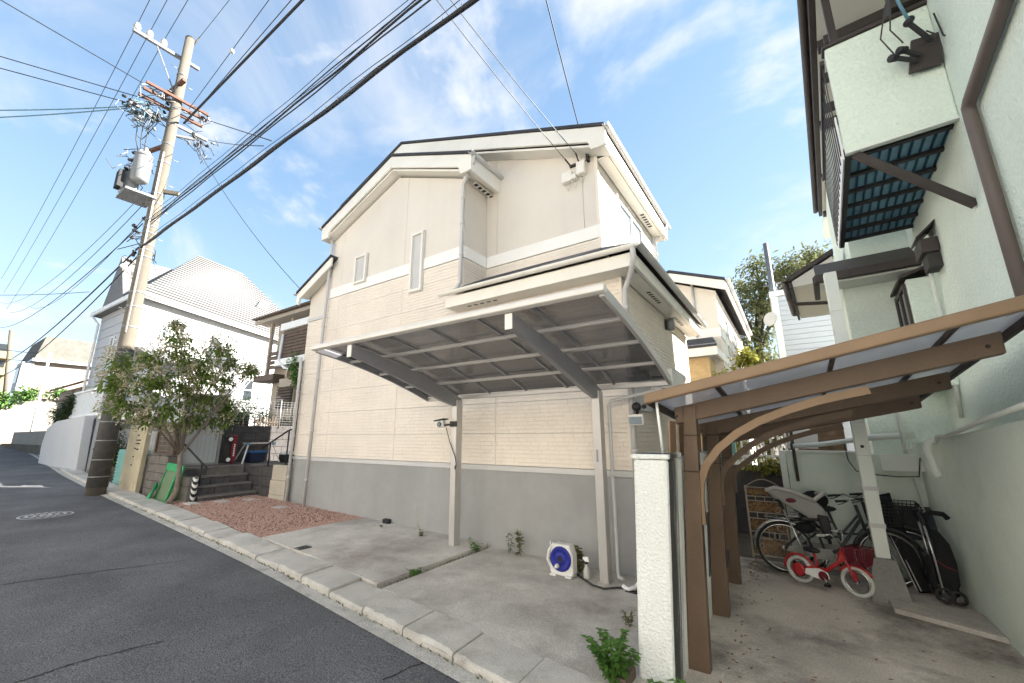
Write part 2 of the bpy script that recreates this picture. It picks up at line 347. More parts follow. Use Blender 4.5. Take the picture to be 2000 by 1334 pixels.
# --- brick pattern siding boards
_bd = {}
def board_mesh(w_, h_, seed):
    key = (round(w_, 3), round(h_, 3), seed % 3)
    if key in _bd: return _bd[key]
    rr = random.Random(seed*31+7); b = B(); g = .0018
    b.box(g, w_-g, -.004, .028, g, h_-g)
    nc = max(1, round(h_/.057)); ch = h_/nc
    for r_ in range(nc):
        x = -.075*(r_ % 2)-rr.choice((0, .02, .04))
        z0, z1 = r_*ch+.0034, (r_+1)*ch-.0034
        while x < w_-.01:
            L_ = rr.choice((.14, .15, .16)); a0, a1 = max(x+.0005, .004), min(x+L_-.0005, w_-.004)
            if a1-a0 > .01:
                d = rr.uniform(.0115, .0135); k = .0022
                b.add([(a0, -.004, z0), (a1, -.004, z0), (a1, -.004, z1), (a0, -.004, z1), (a0+.0007, -d, z0+k), (a1-.0007, -d, z0+k), (a1-.0007, -d, z1-k), (a0+.0007, -d, z1-k)], [(4, 5, 6, 7), (0, 1, 5, 4), (1, 2, 6, 5), (2, 3, 7, 6), (3, 0, 4, 7)])
            x += L_
    me = bpy.data.meshes.new('siding_board'); me.from_pydata(b.v, [], b.f); me.materials.append(MT['siding']); _bd[key] = me; return me
def siding(par, org, rz, us, z0, z1, ztop=None, pitch=.456):
    """boards on a wall: org = point of u=0, rz = heading, us = joints along u"""
    o3 = V(org); d = V((math.cos(rz), math.sin(rz), 0)); z = z0; r_ = 0
    while z < z1-.02:
        h_ = min(pitch, z1-z)
        for i in range(len(us)-1):
            o = bpy.data.objects.new('siding_board', board_mesh(us[i+1]-us[i], h_, r_*5+i)); col.objects.link(o); o.parent = par
            o.location = o3+d*us[i]+V((0, 0, z-o3.z))-ORG[par.name]; o.rotation_euler = (0, 0, rz)
        z += h_; r_ += 1
siding(H, (-8.5, FY, 0), 0, [.0, .42, 2.5, 4.05], 1.16, 4.66)
siding(H, (-4.45, FY, 0), 0, [0, .72, 2.77], 1.16, 3.72)
siding(H, (-1.68, FY, 0), R(90), [0, 1.9, 4.2], 1.16, 3.72)
siding(H, (-4.45, 5.8, 0), 0, [0, 2.3], 4.0, 4.66)
siding(H, (-4.45, FY, 0), R(90), [0.0, .64], 4.0, 4.66)
siding(H, (-2.15, 5.8, 0), R(90), [0, 2.0, 3.4], 4.0, 4.66)
siding(H, (-9.45, 5.25, 0), 0, [0, .95], 1.16, 4.28)
# stucco panels above, with joints
def panel(pts, ext, name='stucco_panel', mat='stucco', bev=.004): mk(name, B().poly(pts, ext), MT[mat], H, bev=bev)
zt = lambda x: 6.98-.40*abs(x+6.3)
for a, c in ((-8.5, -8.08), (-8.075, -6.0), (-5.995, -4.45)):
    pts = [(a, FY-.004, 4.90), (c, FY-.004, 4.90), (c, FY-.004, zt(c))]+([(-6.3, FY-.004, 6.98)] if a < -6.3 < c else [])+[(a, FY-.004, zt(a))]
    panel(pts, (0, .03, 0))
zt2 = lambda x: 7.9-.385*(x+6.7)
for a, c in ((-4.45, -4.2), (-4.195, -2.42), (-2.415, -2.15)): panel([(a, 5.80, 4.90), (c, 5.80, 4.90), (c, 5.80, zt2(c)), (a, 5.80, zt2(a))], (0, .028, 0))
panel([(-4.448, FY+.028, 4.90), (-4.448, 5.798, 4.90), (-4.448, 5.798, 6.6), (-4.448, FY+.028, 6.6)], (-.03, 0, 0))
for a, c in ((5.83, 7.6), (7.605, 9.2)): panel([(-2.148, a, 4.90), (-2.148, c, 4.90), (-2.148, c, 6.25), (-2.148, a, 6.25)], (-.03, 0, 0))
panel([(-9.45, 5.25, 4.36), (-8.5, 5.25, 4.36), (-8.5, 5.25, 5.45), (-9.45, 5.25, 4.95)], (0, .03, 0))
# belt course
for x0, x1, y0, y1 in ((-8.51, -4.44, FY-.022, FY+.03), (-4.47, -4.43, FY+.031, 5.777), (-4.43, -2.13, 5.778, 5.83), (-2.17, -2.13, 5.831, 9.2)):
    mk('belt_course', B().box(x0, x1, y0, y1, 4.67, 4.895), MT['band'], H, bev=.006)
mk('belt_course', B().box(-9.46, -8.5, 5.225, 5.28, 4.285, 4.355), MT['pipe'], H)
# corner trims
for x0, x1, y0, y1, z0, z1 in ((-4.50, -4.435, FY-.016, FY+.05, 4.895, 6.5), (-1.70, -1.655, FY-.02, FY+.03, 1.16, 3.72), (-2.19, -2.135, 5.785, 5.85, 4.0, 6.3)):
    mk('corner_trim', B().box(x0, x1, y0, y1, z0, z1), MT['stucco'] if z0 > 4 else MT['siding'], H, bev=.005)
# --- roofs
def slope_roof(par, ridge, eave, y0, y1, th=.055, name='roof'):
    (xr, zr), (xe, ze) = ridge, eave
    r_ = mk(name, B().poly([(xr, y0, zr), (xe, y0, ze), (xe, y0, ze-th), (xr, y0, zr-th)], (0, y1-y0, 0)), MT['roof'], par, bev=.006)
    return r_
def verge(par, ridge, eave, y, dep=.26, drop=.06, endw=.3):
    (xr, zr), (xe, ze) = ridge, eave; k = (ze-zr)/(xe-xr); s_ = 1 if xe > xr else -1; xi = xe-s_*endw
    zi = zr+k*(xi-xr)
    return mk('fascia', B().poly([(xr, y, zr-drop), (xe, y, ze-drop), (xe, y, ze-drop-dep-.04), (xi+s_*.05, y, zi-drop-dep-.16), (xi, y, zi-drop-dep), (xr, y, zr-drop-dep)], (0, .05, 0)), MT['trim'], par, bev=.006)
# front gable
vy = 4.90
for e in ((-8.66, 6.44), (-4.12, 6.53)):
    slope_roof(H, (-6.3, 7.40), e, vy-.03, 6.4); verge(H, (-6.3, 7.40), e, vy)
    s_ = 1 if e[0] > -6.3 else -1
    mk('soffit', B().poly([(-6.3, vy+.052, 7.07), (e[0]-s_*.02, vy+.052, e[1]-.33), (e[0]-s_*.02, vy+.052, e[1]-.37), (-6.3, vy+.052, 7.03)], (0, (.245 if s_ < 0 else 1.0), 0)), MT['trim'], H)
mk('eave_board', B().box(-4.155, -4.12, vy+.05, 5.95, 6.16, 6.47), MT['trim'], H, bev=.004)
# main gable behind
vy2 = 5.47
for e in ((-8.9, 7.35), (-1.86, 6.43)):
    slope_roof(H, (-6.7, 8.25), e, vy2-.03, 9.5); verge(H, (-6.7, 8.25), e, vy2, .27)
mk('soffit', B().poly([(-6.7, vy2+.052, 7.9), (-1.88, vy2+.052, 6.08), (-1.88, vy2+.052, 6.04), (-6.7, vy2+.052, 7.86)], (0, .27, 0)), MT['trim'], H)
mk('eave_board', B().box(-1.93, -1.87, vy2+.06, 9.45, 6.06, 6.30), MT['trim'], H, bev=.004)
mk('soffit', B().box(-2.13, -1.94, vy2+.33, 9.45, 6.06, 6.09), MT['trim'], H)
# left wing roof
slope_roof(H, (-8.3, 5.66), (-9.62, 5.02), 4.95, 8.5); verge(H, (-8.3, 5.66), (-9.62, 5.02), 4.98, .2, .06, .15)
mk('soffit', B().poly([(-8.52, 5.035, 5.42), (-9.55, 5.035, 4.9), (-9.55, 5.035, 4.87), (-8.52, 5.035, 5.39)], (0, .2, 0)), MT['trim'], H)
# pent roof over the ground floor
ez = 3.86
b = B()
b.poly([(-4.47, 4.76, ez), (-1.30, 4.76, ez), (-2.12, 5.78, 4.42), (-4.47, 5.78, 4.42)], (0, 0, .05))
b.poly([(-1.30, 4.76, ez+.001), (-1.30, 9.5, ez+.001), (-2.12, 9.5, 4.421), (-2.12, 5.78, 4.421)], (0, 0, .05))
b.poly([(-4.62, 4.78, ez), (-4.47, 4.78, ez), (-4.47, 5.13, 4.05), (-4.62, 5.13, 4.05)], (0, 0, .045))
mk('pent_roof', b, MT['roof'], H, bev=.004)
for k in range(6):                                       # slate courses on the pent roof
    f0 = k/6; f1 = f0+.17; ya, yb = 4.76+1.02*f0, 4.76+1.02*f1; za, zb = ez+.052+.56*f0, ez+.052+.56*f1; xa, xb = -1.30-.82*f0, -1.30-.82*f1
    mk('slate_course', B().poly([(-4.47, ya, za), (xa, ya, za), (xb, yb, zb), (-4.47, yb, zb)], (0, 0, .012)), MT['roof'], H)
b = B(); b.box(-4.55, -1.40, 4.82, 4.87, 3.66, 3.84); b.box(-1.42, -1.372, 4.871, 9.45, 3.66, 3.84); mk('fascia', b, MT['trim'], H, bev=.004)
b = B(); b.box(-4.55, -1.45, 4.871, FY-.015, 3.665, 3.69); b.box(-1.645, -1.43, FY-.012, 9.4, 3.665, 3.69); mk('soffit', b, MT['trim'], H)
# soffit vents
for (x0, x1, y0, y1) in ((-4.2, -3.6, 4.95, 5.0), ): pass
def vent(x0, x1, y0, y1, z, n=5, along='x'):
    v_ = mk('soffit_vent', B().box(x0, x1, y0, y1, z-.008, z-.002), MT['trim'], H)
    b = B()
    for i in range(n):
        t0, t1 = (i+.2)/n, (i+.8)/n
        if along == 'x': b.box(x0+(x1-x0)*t0, x0+(x1-x0)*t1, y0+.012, y1-.012, z-.0105, z-.0085)
        else: b.box(x0+.012, x1-.012, y0+(y1-y0)*t0, y0+(y1-y0)*t1, z-.0105, z-.0085)
    mk('slots', b, MT['black'], v_, kind='stuff')
vent(-4.2, -3.55, 4.92, 4.985, 3.665); vent(-1.56, -1.48, 5.9, 6.6, 3.665, 6, 'y'); vent(-1.56, -1.48, 7.6, 8.3, 3.665, 6, 'y')
vent(-2.08, -1.98, 7.9, 8.6, 6.06, 6, 'y'); vent(-4.38, -4.28, 5.25, 5.85, 6.16, 5, 'y')
# gutters (half round, open on top)
def gutter(p, q, r=.052, name='gutter', mat='pipe', par=None):
    p, q = V(p), V(q); d = (q-p).normalized(); s_ = d.cross(V((0, 0, 1))).normalized(); n = 7
    prof = [(math.cos(math.pi+math.pi*k/n), math.sin(math.pi+math.pi*k/n)) for k in range(n+1)]
    pts = [(a*r, c_*r) for a, c_ in prof]+[(a*r*.86, c_*r*.86) for a, c_ in prof[::-1]]
    return mk(name, B().poly([p+s_*a+V((0, 0, c_)) for a, c_ in pts], q-p), MT[mat], par or H)
gutter((-4.62, 4.75, 3.90), (-1.27, 4.75, 3.90), mat='trim'); gutter((-1.285, 4.70, 3.90), (-1.285, 9.5, 3.90), mat='pipe')
gutter((-1.83, vy2-.06, 6.38), (-1.83, 9.5, 6.38)); gutter((-4.09, vy-.06, 6.49), (-4.09, 5.96, 6.49)); gutter((-8.70, vy-.06, 6.41), (-8.70, 5.4, 6.41))
gutter((-9.66, 4.94, 4.98), (-9.66, 6, 4.98))
mk('gutter_outlet', B().lathe((-4.09, 5.93, 6.44), [(.035, 0), (.04, .06), (.02, .12)], 8), MT['black'], H)
# downpipes with brackets
def dpipe(pts, r=.032, br=(), mat='pipe', off=(0, .05, 0), par=None):
    o = mk('downpipe', B().tube(pts, r, 10), MT[mat], par or H)
    b = B()
    for z in br:
        for i in range(len(pts)-1):
            a, c_ = V(pts[i]), V(pts[i+1])
            if min(a.z, c_.z) <= z <= max(a.z, c_.z) and abs(c_.z-a.z) > .3:
                p = a.lerp(c_, (z-a.z)/(c_.z-a.z)); b.lathe(p-V((0, 0, .02)), [(r*1.2, 0), (r*1.2, .04)], 10); b.beam(p, p+V(off), .02, .02); break
    if b.v: mk('brackets', b, MT[mat], o, kind='stuff')
    return o
dpipe([(-8.68, 5.0, 6.38), (-8.68, 5.0, 6.27), (-8.50, 5.08, 6.12), (-8.48, 5.08, 5.9), (-8.58, 5.08, gz(-8.6)+.05)], .034, (5.2, 4.0, 2.8, 1.7, .7))
dpipe([(-9.42, 5.15, 3.4), (-9.40, 5.15, 3.1), (-9.40, 5.15, gz(-9.3)+.04)], .034, (2.6, 1.6, .7))
dpipe([(-4.09, 4.94, 6.46), (-4.09, 4.94, 6.33), (-4.27, 5.02, 6.22), (-4.44, 5.08, 6.08), (-4.47, 5.08, 4.18), (-4.47, 4.98, 4.03), (-4.62, 4.93, 3.95)], .032, (5.8, 5.3, 4.7))
dpipe([(-1.36, 4.74, 3.87), (-1.36, 4.76, 3.72), (-1.50, 5.0, 3.58), (-1.60, 5.08, 3.45), (-1.62, 5.07, .05)], .036, (3.2, 2.3, 1.4, .6))
dpipe([(-1.83, 9.2, 6.36), (-1.83, 9.2, 6.2), (-2.08, 9.1, 6.0), (-2.08, 9.1, 4.45)], .034, (5.6, 5.0), off=(-.06, 0, 0))
# windows
def window(par, c0, c1, y, fr=.045, depth=.06, glass='glass_white', frame='trim', mull=(), name='window', out=-1):
    x0, z0 = c0; x1, z1 = c1
    w_ = mk(name, B().box(x0+fr*.5, x1-fr*.5, y+.012, y+.03, z0+fr*.5, z1-fr*.5), MT[glass], par)
    b = B(); ya, yb = y-depth*.55, y+.035
    b.box(x0, x1, ya, yb, z0, z0+fr); b.box(x0, x1, ya, yb, z1-fr, z1); b.box(x0, x0+fr, ya, yb, z0+fr, z1-fr); b.box(x1-fr, x1, ya, yb, z0+fr, z1-fr)
    for m_ in mull: b.box(m_-fr*.4, m_+fr*.4, ya+.01, yb, z0+fr, z1-fr)
    mk('frame', b, MT[frame], w_, bev=.004)
    return w_
window(H, (-5.78, 4.26), (-5.45, 5.47), FY-.035); window(H, (-7.56, 4.81), (-7.17, 5.45), FY-.035)
mk('window_surround', B().box(-5.80, -5.43, FY-.026, FY-.008, 4.24, 5.49), MT['pipe'], H); mk('window_surround', B().box(-7.58, -7.15, FY-.026, FY-.008, 4.79, 5.47), MT['pipe'], H)
# upstairs window on the side wall (faces +X)
def window_x(par, x, y0, y1, z0, z1, fr=.045, glass='glass_blue', frame='trim', mull=()):
    w_ = mk('window', B().box(x+.004, x+.016, y0+.02, y1-.02, z0+.02, z1-.02), MT[glass], par)
    b = B(); b.box(x, x+.05, y0, y1, z0, z0+fr); b.box(x, x+.05, y0, y1, z1-fr, z1); b.box(x, x+.05, y0, y0+fr, z0+fr, z1-fr); b.box(x, x+.05, y1-fr, y1, z0+fr, z1-fr)
    for m_ in mull: b.box(x+.002, x+.045, m_-.02, m_+.02, z0+fr, z1-fr)
    mk('frame', b, MT[frame], w_, bev=.003); return w_
window_x(H, -2.148, 6.72, 8.1, 4.62, 5.80, mull=(7.42,), frame='whitep')
b = B()
for i in range(9): b.box(-2.075, -2.065, 6.76+i*.08, 6.768+i*.08, 4.63, 5.2)
b.box(-2.08, -2.06, 6.74, 7.45, 5.2, 5.22); b.box(-2.08, -2.06, 6.74, 7.45, 4.9, 4.915); mk('window_rail', b, MT['pipe'], H)
mk('shutter_rail', B().box(-2.12, -2.09, 6.6, 6.63, 4.6, 5.85), MT['pipe'], H)
# electric service boxes high on the set back wall
for cx, cz, w_, h_ in ((-2.66, 5.90, .19, .2), (-2.40, 5.98, .16, .24), (-2.53, 5.86, .09, .1)):
    bx_ = mk('meter_box', B().box(cx-w_/2, cx+w_/2, 5.68, 5.795, cz-h_/2, cz+h_/2), MT['trim'], H, bev=.02)
    pts = [(cx-.02+.09*math.sin(t_*math.pi)*(1 if cx < -2.5 else -.5), 5.72, cz-h_/2-.22*math.sin(t_*math.pi)**.8) for t_ in [i/8 for i in range(9)]]
    mk('cable_loop', B().tube([(cx-.04, 5.73, cz-h_/2)]+[(cx-.04+.10*i/8, 5.73, cz-h_/2-.16*math.sin(math.pi*i/8)) for i in range(1, 8)]+[(cx+.06, 5.73, cz-h_/2)], .006, 6), MT['pipe'], bx_)
b = B(); b.box(-2.62, -2.44, 5.74, 5.795, 6.10, 6.13); b.beam((-2.60, 5.78, 6.12), (-2.63, 5.6, 6.17), .02, .02); b.beam((-2.45, 5.78, 6.12), (-2.43, 5.6, 6.2), .02, .02); b.box(-2.3, -2.26, 5.7, 5.795, 6.08, 6.2); mk('wire_brackets', b, MT['dark'], H, kind='stuff')
mk('service_cable', B().tube([(-2.30, 5.44, 6.55), (-2.22, 5.62, 6.42), (-2.18, 5.70, 6.34), (-2.24, 5.72, 6.25), (-2.27, 5.72, 6.1), (-2.36, 5.72, 6.05)], .009, 6), MT['dark'], H)
b = B(); b.lathe((-2.36, 5.72, 6.33), [(.03, 0), (.035, .02), (.02, .05)], 8); b.lathe((-2.16, 5.72, 6.36), [(.03, 0), (.035, .03), (.02, .06)], 8); b.beam((-2.36, 5.72, 6.35), (-2.18, 5.72, 6.38), .018, .018); mk('insulator', b, MT['black'], H)
# wall lamp, AC unit and grille on the side wall
b = B(); b.box(-1.668, -1.64, 7.44, 7.56, 3.43, 3.62); mk('lamp_plate', b, MT['dark'], H, bev=.01)
lp = mk('wall_lamp', B().lathe((-1.57, 7.5, 3.42), [(.03, -.02), (.062, 0), (.066, .12), (.05, .2), (.02, .215)], 14), MT['armgrey'], H)
lw = H
fl = mk('floodlight', B().box(-1.62, -1.44, 4.93, 5.0, 1.70, 1.83), MT['alumlight'], H, bev=.012)
mk('lens', B().box(-1.605, -1.455, 4.922, 4.929, 1.712, 1.80), MT['glass_blue'], fl); b = B(); b.sph((-1.53, 5.0, 1.92), (.06, .05, .055)); b.beam((-1.53, 5.0, 1.84), (-1.53, 5.08, 1.93), .03, .03); b.sph((-1.44, 5.0, 1.92), .03); mk('motion_sensor', b, MT['black'], fl)
ac = mk('air_conditioner', B().box(-1.62, -1.30, 6.0, 6.75, 1.95, 2.5), MT['trim'], H, bev=.02)
b = B()
for i in range(7): b.box(-1.59, -1.34, 5.988, 5.998, 2.02+i*.06, 2.045+i*.06)
mk('fan_grille', b, MT['dark'], ac)
b = B()
for i in range(11): b.box(-1.66, -1.60, 5.3+i*.065, 5.335+i*.065, 1.9, 2.35)
mk('window_louvre', b, MT['pipe'], H)
# ================================================================ GREY CANTILEVER CARPORT
GC = thing('grey_carport', 'grey aluminium cantilever carport with smoky panels before the cream house', 'carport', (-3, 4.8, 0))
def gcz(y):                                              # roof curve
    t = (y-2.88)/(4.87-2.88); return 2.685-.265*t-.23*t*t
CX0, CX1 = -4.95, -1.07
ysn = [2.88+(4.87-2.88)*i/14 for i in range(15)]
def ribbon(x0, x1, dz0, dz1, mat, name, y0=None, y1=None, bev=0):
    yy = [v for v in ysn if (y0 is None or v >= y0-1e-6) and (y1 is None or v <= y1+1e-6)]
    pts = [(x0, v, gcz(v)+dz1) for v in yy]+[(x0, v, gcz(v)+dz0) for v in yy[::-1]]
    return mk(name, B().poly(pts, (x1-x0, 0, 0)), MT[mat], GC, bev=bev)
npan = 6; pw = (CX1-CX0-.08)/npan
for i in range(npan): ribbon(CX0+.04+pw*i+.008, CX0+.04+pw*(i+1)-.008, .018, .022, 'smoke', 'roof_panel')
for i in range(1, npan): ribbon(CX0+.04+pw*i-.016, CX0+.04+pw*i+.016, -.004, .017, 'armgrey', 'rafter')
for x in (CX0, CX1-.04): ribbon(x, x+.04, -.05, .05, 'alum' if x > -2 else 'armgrey', 'side_frame', bev=.006)
for k, y in enumerate((3.38, 3.88, 4.38)):
    mk('purlin', B().beam((CX0+.04, y, gcz(y)-.026), (CX1-.04, y, gcz(y)-.026), .036, .032, (0, .25, 1)), MT['alum'], GC, bev=.004)
mk('front_beam', B().poly([(CX0-.02, 2.82, 2.665), (CX0-.02, 2.87, 2.65), (CX0-.02, 2.91, 2.665), (CX0-.02, 2.91, 2.72), (CX0-.02, 2.87, 2.735), (CX0-.02, 2.83, 2.72)], (CX1-CX0+.04, 0, 0)), MT['alumlight'], GC, bev=.012)
mk('rear_beam', B().box(CX0, CX1, 4.86, 4.92, 2.135, 2.20), MT['alum'], GC, bev=.01)
for x in (-4.22, -1.95):
    pts = []; yy = ysn
    for v in yy: pts.append((x-.035, v, gcz(v)-.048))
    for v in yy[::-1]:
        t = (v-2.88)/1.99; pts.append((x-.035, v, gcz(v)-.048-(.10+.10*math.sin(math.pi*min(1, t*.62+.06))-.04*max(0, t-.8)*5)))
    mk('arm', B().poly(pts, (.07, 0, 0)), MT['armgrey'], GC, bev=.006)
    mk('arm_cap', B().box(x-.038, x+.038, 2.868, 2.879, 2.50, 2.64), MT['alumlight'], GC)
    p_ = mk('post', B().box(x-.052, x+.052, 4.74, 4.875, gz(x)-.02, 2.12), MT['alum'], GC, bev=.008)
    mk('base_plate', B().box(x-.06, x+.06, 4.73, 4.885, gz(x)+.05, gz(x)+.075), MT['alum'], p_)
mk('inspection_plate', B().box(-1.965, -1.945, 4.732, 4.738, 1.28, 1.42), MT['armgrey'], GC)
mk('downpipe', B().tube([(-1.2, 4.93, 2.13), (-1.25, 4.95, 2.1), (-1.82, 4.93, 2.0), (-1.845, 4.92, 1.95), (-1.845, 4.90, .1), (-1.82, 4.86, .04), (-1.76, 4.84, .03)], .022, 9), MT['pipe'], GC)
b = B()
for z in (.5, 1.1, 1.7): b.lathe((-1.845, 4.91, z), [(.027, 0), (.027, .03)], 9)
mk('pipe_clips', b, MT['pipe'], GC, kind='stuff')
# solar security lamp clamped on the post
t = thing('security_lamp', 'small white security lamp clamped to the grey carport post', 'lamp', (-4.32, 4.68, 1.7))
b = B(); b.ob((-4.46, 4.60, 1.70), (.13, .03, .02), (-.02, .10, 0), (-.02, 0, .10)); mk('housing', b, MT['whitep'], t, bev=.012)
b = B(); b.ob((-4.49, 4.58, 1.80), (.17, .03, .03), (-.02, .14, 0), (0, 0, .014)); mk('solar_panel', b, MT['black'], t)
b = B(); b.lathe((-4.395, 4.605, 1.755), [(.04, 0), (.036, .012)], 14, (0, -1, 0)); mk('lens', b, MT['glass'], t)
b = B(); b.beam((-4.36, 4.66, 1.74), (-4.2, 4.74, 1.76), .03, .03); b.box(-4.29, -4.15, 4.725, 4.735, 1.72, 1.80); mk('clamp', b, MT['dark'], t)
mk('cable', B().tube([(-4.34, 4.7, 1.71), (-4.28, 4.725, 1.5), (-4.17, 4.73, 1.28), (-4.155, 4.735, 1.2), (-4.14, 4.72, 1.15), (-4.16, 4.72, 1.11), (-4.175, 4.73, 1.14), (-4.15, 4.735, 1.18)], .006, 6), MT['dark'], t)

# ================================================================ BROWN CARPORT
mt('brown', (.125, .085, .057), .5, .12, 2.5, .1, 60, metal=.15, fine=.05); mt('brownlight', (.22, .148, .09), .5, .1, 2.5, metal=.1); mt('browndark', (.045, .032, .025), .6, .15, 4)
def taper(b):                                            # posts slim down and lean a little
    b.v = [((-.868+.073*(p[2]+.1))*(1-p[0])+(-.715+.043*(p[2]+.1))*p[0], p[1], p[2]) for p in b.v]; return b
def lean(b):
    b.v = [(p[0]+.06*(p[2]+.1), p[1], p[2]) for p in b.v]; return b
BC = thing('brown_carport', 'brown cantilever carport with curved braces over the bicycle parking', 'carport', (-.78, 4.8, -.1))
def bz(x, y): return 1.84+.20*(x+.8)-.10*(y-3.68)       # roof sheet height
XA, XB, YA, YB = -.90, 1.22, 3.28, 6.55
def slope_box(x0, x1, y0, y1, d0, d1, mat, name, bev=.005, par=None):
    vs = [(x, y, bz(x, y)+d) for d in (d0, d1) for x, y in ((x0, y0), (x1, y0), (x1, y1), (x0, y1))]
    return mk(name, B().add(vs, [(0, 3, 2, 1), (4, 5, 6, 7), (0, 1, 5, 4), (1, 2, 6, 5), (2, 3, 7, 6), (3, 0, 4, 7)]), MT[mat], par or BC, bev=bev)
slope_box(XA-.03, XB+.03, YA-.05, YA, -.035, .045, 'brownlight', 'front_beam', .012)
slope_box(XA-.03, XB+.03, YB, YB+.05, -.035, .045, 'brown', 'rear_beam')
slope_box(XA-.03, XA+.01, YA, YB, -.03, .04, 'browndark', 'side_gutter'); slope_box(XB-.01, XB+.03, YA, YB, -.04, .04, 'browndark', 'side_beam')
PYS = (3.68, 4.80, 5.85)
for y in PYS:
    slope_box(-.80, 1.13, y-.028, y+.028, -.165, -.03, 'brown', 'beam', .006)
    p_ = mk('post', taper(B().box(0, 1, y-.045, y+.045, -.15, bz(-.78, y)-.02)), MT['brown'], BC, bev=.008)
    b = B()
    for z in (1.30, 1.58): b.box(-.02, 1.02, y-.048, y+.048, z, z+.012)
    mk('post_bands', taper(b), MT['browndark'], p_, kind='stuff')
    b = B()
    for dx in (-.79, 1.06): b.lathe((dx, y-.030, bz(dx, y)-.10), [(.013, 0), (.011, .006)], 8, (0, -1, 0))
    mk('bolts', b, MT['browndark'], BC, kind='stuff')
    # curved brace: up along the post, over and out under the beam
    cp = [(-.672, .93), (-.672, 1.12), (-.655, 1.25), (-.60, 1.38), (-.50, 1.505), (-.36, 1.62), (-.20, 1.71), (0.0, 1.79), (.18, 1.845), (.34, 1.88), (.47, 1.905)]
    dz = bz(0, y)-bz(0, 3.68); off = .028; pts = []
    L_ = []; R_ = []
    for i, q in enumerate(cp):
        a = cp[max(0, i-1)]; c_ = cp[min(len(cp)-1, i+1)]; tx, tz = c_[0]-a[0], c_[1]-a[1]; n_ = math.hypot(tx, tz); nx, nz = -tz/n_, tx/n_
        zz_ = q[1]+dz*(1 if i > 4 else i/4.)-.02
        L_.append((q[0]+nx*off, y-.022, zz_+nz*off)); R_.append((q[0]-nx*off, y-.022, zz_-nz*off))
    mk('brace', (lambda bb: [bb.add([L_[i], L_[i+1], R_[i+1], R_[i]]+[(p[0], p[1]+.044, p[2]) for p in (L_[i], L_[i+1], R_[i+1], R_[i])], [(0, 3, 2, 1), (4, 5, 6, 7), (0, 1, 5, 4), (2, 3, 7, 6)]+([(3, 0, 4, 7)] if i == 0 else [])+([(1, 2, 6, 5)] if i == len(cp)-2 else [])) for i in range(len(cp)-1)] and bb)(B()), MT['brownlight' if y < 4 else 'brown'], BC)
for x in (-.42, .28, .86): slope_box(x-.012, x+.012, YA, YB, -.028, .004, 'browndark', 'rafter', 0)
for ya, yb in ((YA, 3.97), (3.97, 4.66), (4.66, 5.35), (5.35, 6.0), (6.0, YB)):
    slope_box(XA+.012, XB-.012, ya+.012, yb-.012, .008, .014, 'clear', 'roof_panel', 0)
    if yb < YB: slope_box(XA, XB, yb-.014, yb+.014, .006, .03, 'browndark', 'purlin', 0)
for ya, yb in ((3.42, 3.62), (3.74, 4.74), (4.86, 5.79)):
    mk('side_panel', lean(B().box(-.915, -.90, ya, yb, 1.38, 1.70)), MT['brownlight'], BC, bev=.004)
b = B(); b.cyl((-.86, 3.40, 1.45), (-.86, 3.33, 1.86), .011); mk('downpipe', b, MT['whitep'], BC)
mk('post_latch', lean(B().box(-.712, -.69, 4.738, 4.752, .35, .5)), MT['black'], BC); mk('post_pad', lean(B().box(-.698, -.692, 3.64, 3.72, .55, 1.0)), MT['black'], BC)

# ================================================================ WHITE LOW WALL with black run-off stain
m = M('whitewall', (.74, .76, .72), .9, .05, 1.5, .9, 55, fine=.05); MT['whitewall'] = m
n = m.node_tree.nodes; L = m.node_tree.links.new; pr = n['Principled BSDF']
g = n.new('ShaderNodeNewGeometry'); sp = n.new('ShaderNodeSeparateXYZ'); L(g.outputs['Position'], sp.inputs[0])
mp = n.new('ShaderNodeMapping'); mp.inputs['Scale'].default_value = (1, 26, .8); L(g.outputs['Position'], mp.inputs[0])
no = n.new('ShaderNodeTexNoise'); no.inputs['Scale'].default_value = 2.2; no.inputs['Detail'].default_value = 9; no.inputs['Roughness'].default_value = .7; L(mp.outputs[0], no.inputs[0])
a1 = n.new('ShaderNodeMapRange'); a1.inputs[1].default_value = 3.215; a1.inputs[2].default_value = 3.25; L(sp.outputs[1], a1.inputs[0])
a2 = n.new('ShaderNodeMapRange'); a2.inputs[1].default_value = 3.27; a2.inputs[2].default_value = 3.62; a2.inputs[3].default_value = 1; a2.inputs[4].default_value = .12; L(sp.outputs[1], a2.inputs[0])
mm = n.new('ShaderNodeMath'); mm.operation = 'MULTIPLY'; L(a1.outputs[0], mm.inputs[0]); L(a2.outputs[0], mm.inputs[1])
sb = n.new('ShaderNodeMath'); sb.operation = 'MULTIPLY_ADD'; L(mm.outputs[0], sb.inputs[0]); sb.inputs[1].default_value = .55; L(no.outputs[0], sb.inputs[2])
rg = n.new('ShaderNodeMapRange'); rg.inputs[1].default_value = .66; rg.inputs[2].default_value = .86; rg.inputs[4].default_value = .95; L(sb.outputs[0], rg.inputs[0])
mxx = n.new('ShaderNodeMixRGB'); old = pr.inputs['Base Color'].links[0].from_socket; L(rg.outputs[0], mxx.inputs[0]); L(old, mxx.inputs[1]); mxx.inputs[2].default_value = (.03, .028, .024, 1); L(mxx.outputs[0], pr.inputs['Base Color'])
t = thing('low_wall', 'white rendered boundary wall with black run-off stains beside the brown carport', 'wall', (-.97, 4.4, -.1))
WF = 3.2; WT = py(1236, 888, WF).z; wl0, wl1, wr0, wr1 = py(1247, 1330, WF), py(1236, 893, WF), py(1317, 1330, WF), py(1303, 897, WF)
def wx(l, z): a_, c_ = (wl0, wl1) if l else (wr0, wr1); return a_.x+(c_.x-a_.x)*(z-a_.z)/(c_.z-a_.z)
